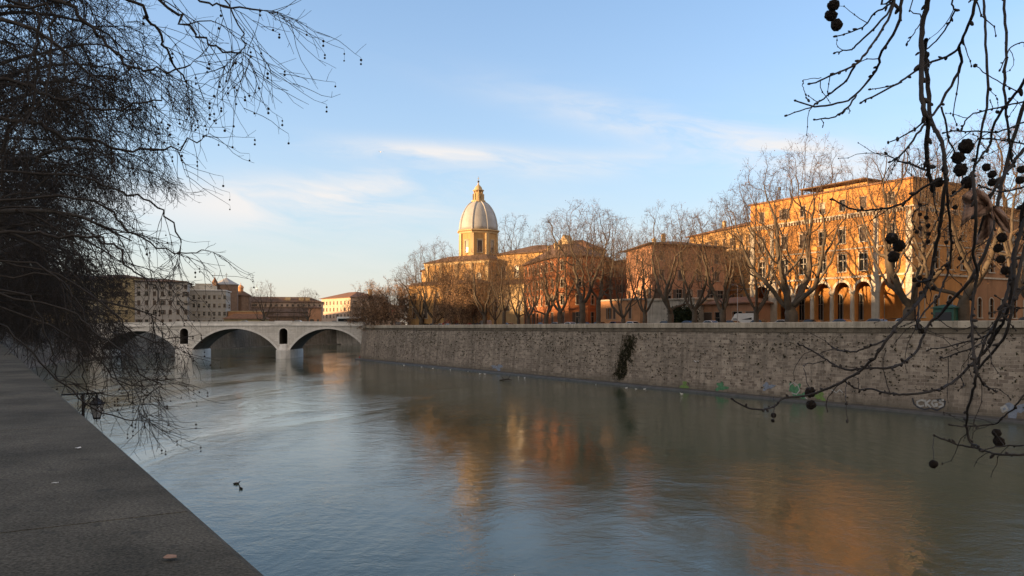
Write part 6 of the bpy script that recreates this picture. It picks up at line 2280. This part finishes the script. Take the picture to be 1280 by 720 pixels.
b = MB()                                   # white bubble-letter tag with dark outline
dark_o = [(1141, 498), (1143, 505), (1148, 509), (1156, 512), (1164, 510), (1172, 513), (1180, 508), (1182, 502), (1176, 499), (1168, 501)]
stroke(b, dark_o, .11, .025)
b.build('graffiti', gd, east_wall)
b = MB()
for pth in ([(1156, 501), (1152, 500), (1147, 502), (1147, 506), (1151, 508), (1155, 507)], [(1157, 500), (1158, 508)], [(1163, 500), (1158, 504), (1164, 509)], [(1171, 501), (1167, 501), (1165, 504), (1168, 508), (1172, 507), (1172, 505), (1169, 505)],
            [(1180, 500), (1175, 501), (1175, 503), (1179, 504), (1179, 507), (1174, 509)]):
    stroke(b, pth, .12, .035)
b.build('graffiti', gw, east_wall)
blob(994, 487, 7, 7, gg, 3); blob(1003, 495, 7, 4, gg, 4, .022); blob(1025, 495, 6, 5, gy, 5); blob(856, 482, 4, 4.5, gy, 6); blob(902, 484, 7, 5, gg, 7); blob(960, 483, 7, 4, gb_, 8)
blob(1268, 512, 14, 8, gb_, 9); blob(622, 459, 6, 3, gb_, 10)
b = MB()
stroke(b, [(987, 482), (992, 478), (998, 482), (1000, 488), (996, 493), (990, 491)], .08, .03); stroke(b, [(1000, 497), (1006, 495), (1010, 500)], .08, .03); stroke(b, [(1040, 487), (1046, 491), (1050, 487), (1054, 491)], .07, .03)
stroke(b, [(1252, 510), (1257, 507), (1260, 512), (1254, 515), (1252, 510)], .12, .03)
b.build('graffiti', gw, east_wall)

# ------------------------------------------------------------------ river things
def bird_body(L, white, name, loc, rz, label, dark=False, group=None):
    m_ = MB()
    m_.tube([(-.62 * L, 0, .20 * L), (-.5 * L, 0, .17 * L), (-.3 * L, 0, .13 * L), (0, 0, .10 * L), (.22 * L, 0, .14 * L), (.33 * L, 0, .24 * L), (.38 * L, 0, .36 * L), (.45 * L, 0, .41 * L), (.55 * L, 0, .40 * L), (.68 * L, 0, .375 * L)],
            [.01 * L, .06 * L, .14 * L, .18 * L, .14 * L, .085 * L, .065 * L, .075 * L, .03 * L, .006 * L], 8)
    o = m_.build(name, white, smooth=True); o.location = loc; o.rotation_euler = (0, 0, rz)
    tag(o, label, 'bird', group); return o


M['feather_w'] = mat('white_feathers', (.72, .72, .70), var=.15, scale=8.0)
M['feather_d'] = mat('dark_feathers', (.04, .038, .036), var=.4, scale=8.0)
for px, py, rz, lab in ((296, 605, .3, 'dark water bird swimming ahead on the open river'), (301, 611, 2.4, 'dark water bird swimming just behind the other on the open river')):
    Y_ = 11000 / (py - 410)
    o = bird_body(.46, M['feather_d'], 'water_bird', (X(px, Y_), Y_, -.02), rz, lab)
    m_ = MB(); m_.ell((-.02, 0, .155), (.15, .055, .02), 8, 5); m_.build('wing_patch', M['feather_w'], o, smooth=True)
rg = random.Random(3)
GG = 'white gulls floating along the foot of the wall'
for px in (505, 527, 541, 563, 585, 600, 606, 648, 656, 745, 783, 795, 806, 852):
    q = east(px, -4.3 - rg.random() * 3.0)
    bird_body(.5, M['feather_w'], 'gull', (q.x, q.y, -.03), rg.uniform(0, 6.28), 'small white gull floating on the river along the foot of the wall', group=GG)


def flying(px, py, dep, span, rz, label):
    o = empty('gull', (X(px, dep), dep, Z(py, dep)), rz); tag(o, label, 'bird')
    m_ = MB(); m_.tube([(-.28, 0, 0), (-.15, 0, 0), (0, 0, 0), (.14, 0, .02), (.21, 0, .03), (.28, 0, .02)], [.01, .05, .07, .05, .04, .006], 8)
    for s_ in (-1, 1):
        m_.poly([(.07, s_ * .04, .02), (-.09, s_ * .04, .02), (-.05, s_ * span * .28, .13), (.07, s_ * span * .28, .15)][::s_])
        m_.poly([(.07, s_ * span * .28, .15), (-.05, s_ * span * .28, .13), (-.08, s_ * span * .5, .05)][::s_])
    m_.build('body', M['feather_w'], o)


flying(870, 452, 118, 1.2, .6, 'white gull gliding in front of the stone river wall')
flying(476, 190, 120, 1.3, 2.0, 'white gull flying high in the sky near a thin cloud')
# drifting branch
q = Vector((X(632, 168), 168)); m_ = MB()
m_.tube([(-1.3, 0, .05), (-.4, .1, .15), (.5, 0, .2), (1.3, -.1, .1)], [.12, .15, .13, .06], 6); m_.tube([(-.4, .1, .15), (-.7, .2, .6), (-.9, .2, .9)], [.08, .06, .02], 5); m_.tube([(.4, 0, .2), (.8, .1, .7), (1.0, .1, 1.05)], [.08, .06, .02], 5)
m_.tube([(0, 0, .2), (.1, -.2, .5)], [.07, .03], 5)
tag(m_.build('driftwood', M['bark_near'], loc=(q.x, q.y, 0)), 'dark branch drifting on the river below the wall', 'driftwood')
by = empty('buoy', (X(451, 283.5), 283.5, 0)); tag(by, 'red cone buoy floating by the wall corner under the bridge', 'buoy')
m_ = MB(); m_.lathe([(.5, -.2), (.75, .1), (.7, .35), (.3, 1.3), (.12, 1.8)], 12); m_.build('float', mat_plain('red_buoy_paint', (.30, .03, .025), rough=.5), by)
m_ = MB(); m_.tube([(0, 0, 1.75), (0, 0, 2.2)], .05, 6); m_.ell((0, 0, 2.25), (.14, .14, .14), 8, 6); m_.build('top_mark', M['iron'], by)

# ------------------------------------------------------------------ iron lantern on the low quay
LY = 29.0
lx = X(104, LY)
ln = empty('quay_lantern', (lx, LY, .58)); tag(ln, 'black iron lantern hanging from a bracket post just beyond the near parapet', 'street lamp')
zt = Z(492, LY) - .58
m_ = MB(); m_.lathe([(.16, 0), (.15, .5), (.07, .7), (.05, zt + .02)], 10); m_.build('post', M['iron'], ln)
m_ = MB(); m_.tube([(X(77, LY) - lx, 0, zt - .04), (X(130, LY) - lx, 0, zt + .03)], .032, 6); m_.tube([(0, 0, zt - .5), (.2, 0, zt - .25), (.42, 0, zt)], .02, 6); m_.build('bracket_arm', M['iron'], ln)
hx = X(121, LY) - lx
lt = empty('lantern', (hx, 0, zt - .92), 0, ln)
m_ = MB(); m_.lathe([(.13, .0), (.15, .05), (.13, .07)], 6); m_.lathe([(.26, .52), (.29, .56), (.20, .66), (.10, .74), (.05, .78), (.06, .83), (.02, .92)], 6)
for k_ in range(6):
    a = 6.283 * k_ / 6; m_.tube([(.13 * math.cos(a), .13 * math.sin(a), .05), (.245 * math.cos(a), .245 * math.sin(a), .54)], .014, 4)
    m_.tube([(.27 * math.cos(a), .27 * math.sin(a), .55), (.30 * math.cos(a), .30 * math.sin(a), .63)], .012, 4)
m_.tube([(0, 0, .05), (0, 0, -.1)], .02, 5); m_.tube([(0, 0, .9), (0, 0, .95)], .02, 5)
m_.build('cage', M['iron'], lt)
m_ = MB(); m_.lathe([(.115, .07), (.225, .53)], 6); m_.build('glass', mat_plain('frosted_lamp_glass', (.45, .46, .47), rough=.3), lt)

# ------------------------------------------------------------------ scraps lying on the parapet
def on_parapet(px, py):
    d = (EYE - 10.503) / ((py - 410) / 1000)
    return Vector((X(px, d), d, 10.503))


def scrap(name, px, py, size, m_, label, cat, seed):
    r_ = random.Random(seed); c = on_parapet(px, py); b = MB()
    n = 9
    rim = [(size * r_.uniform(.6, 1.1) * math.cos(6.283 * k_ / n), size * .55 * r_.uniform(.6, 1.1) * math.sin(6.283 * k_ / n), .003 + r_.random() * size * .25) for k_ in range(n)]
    for k_ in range(n): b.poly([(0, 0, .004), rim[k_], rim[(k_ + 1) % n]])
    o = b.build(name, m_, loc=c); o.rotation_euler = (0, 0, r_.uniform(0, 6))
    so = o.modifiers.new('thickness', 'SOLIDIFY'); so.thickness = .0012; so.offset = 1
    tag(o, label, cat)


scrap('paper_scrap', 98, 561, .018, M['feather_w'], 'tiny white paper scrap lying on the grey parapet near its river edge', 'litter', 1)
scrap('paper_scrap', 69, 605, .010, M['feather_w'], 'faint pale paper fleck lying on the grey parapet, the smaller of two', 'litter', 2)
scrap('dead_leaf', 213, 699, .020, M['leaf_near'], 'small dark dead leaf lying flat on the grey parapet', 'leaf', 3)
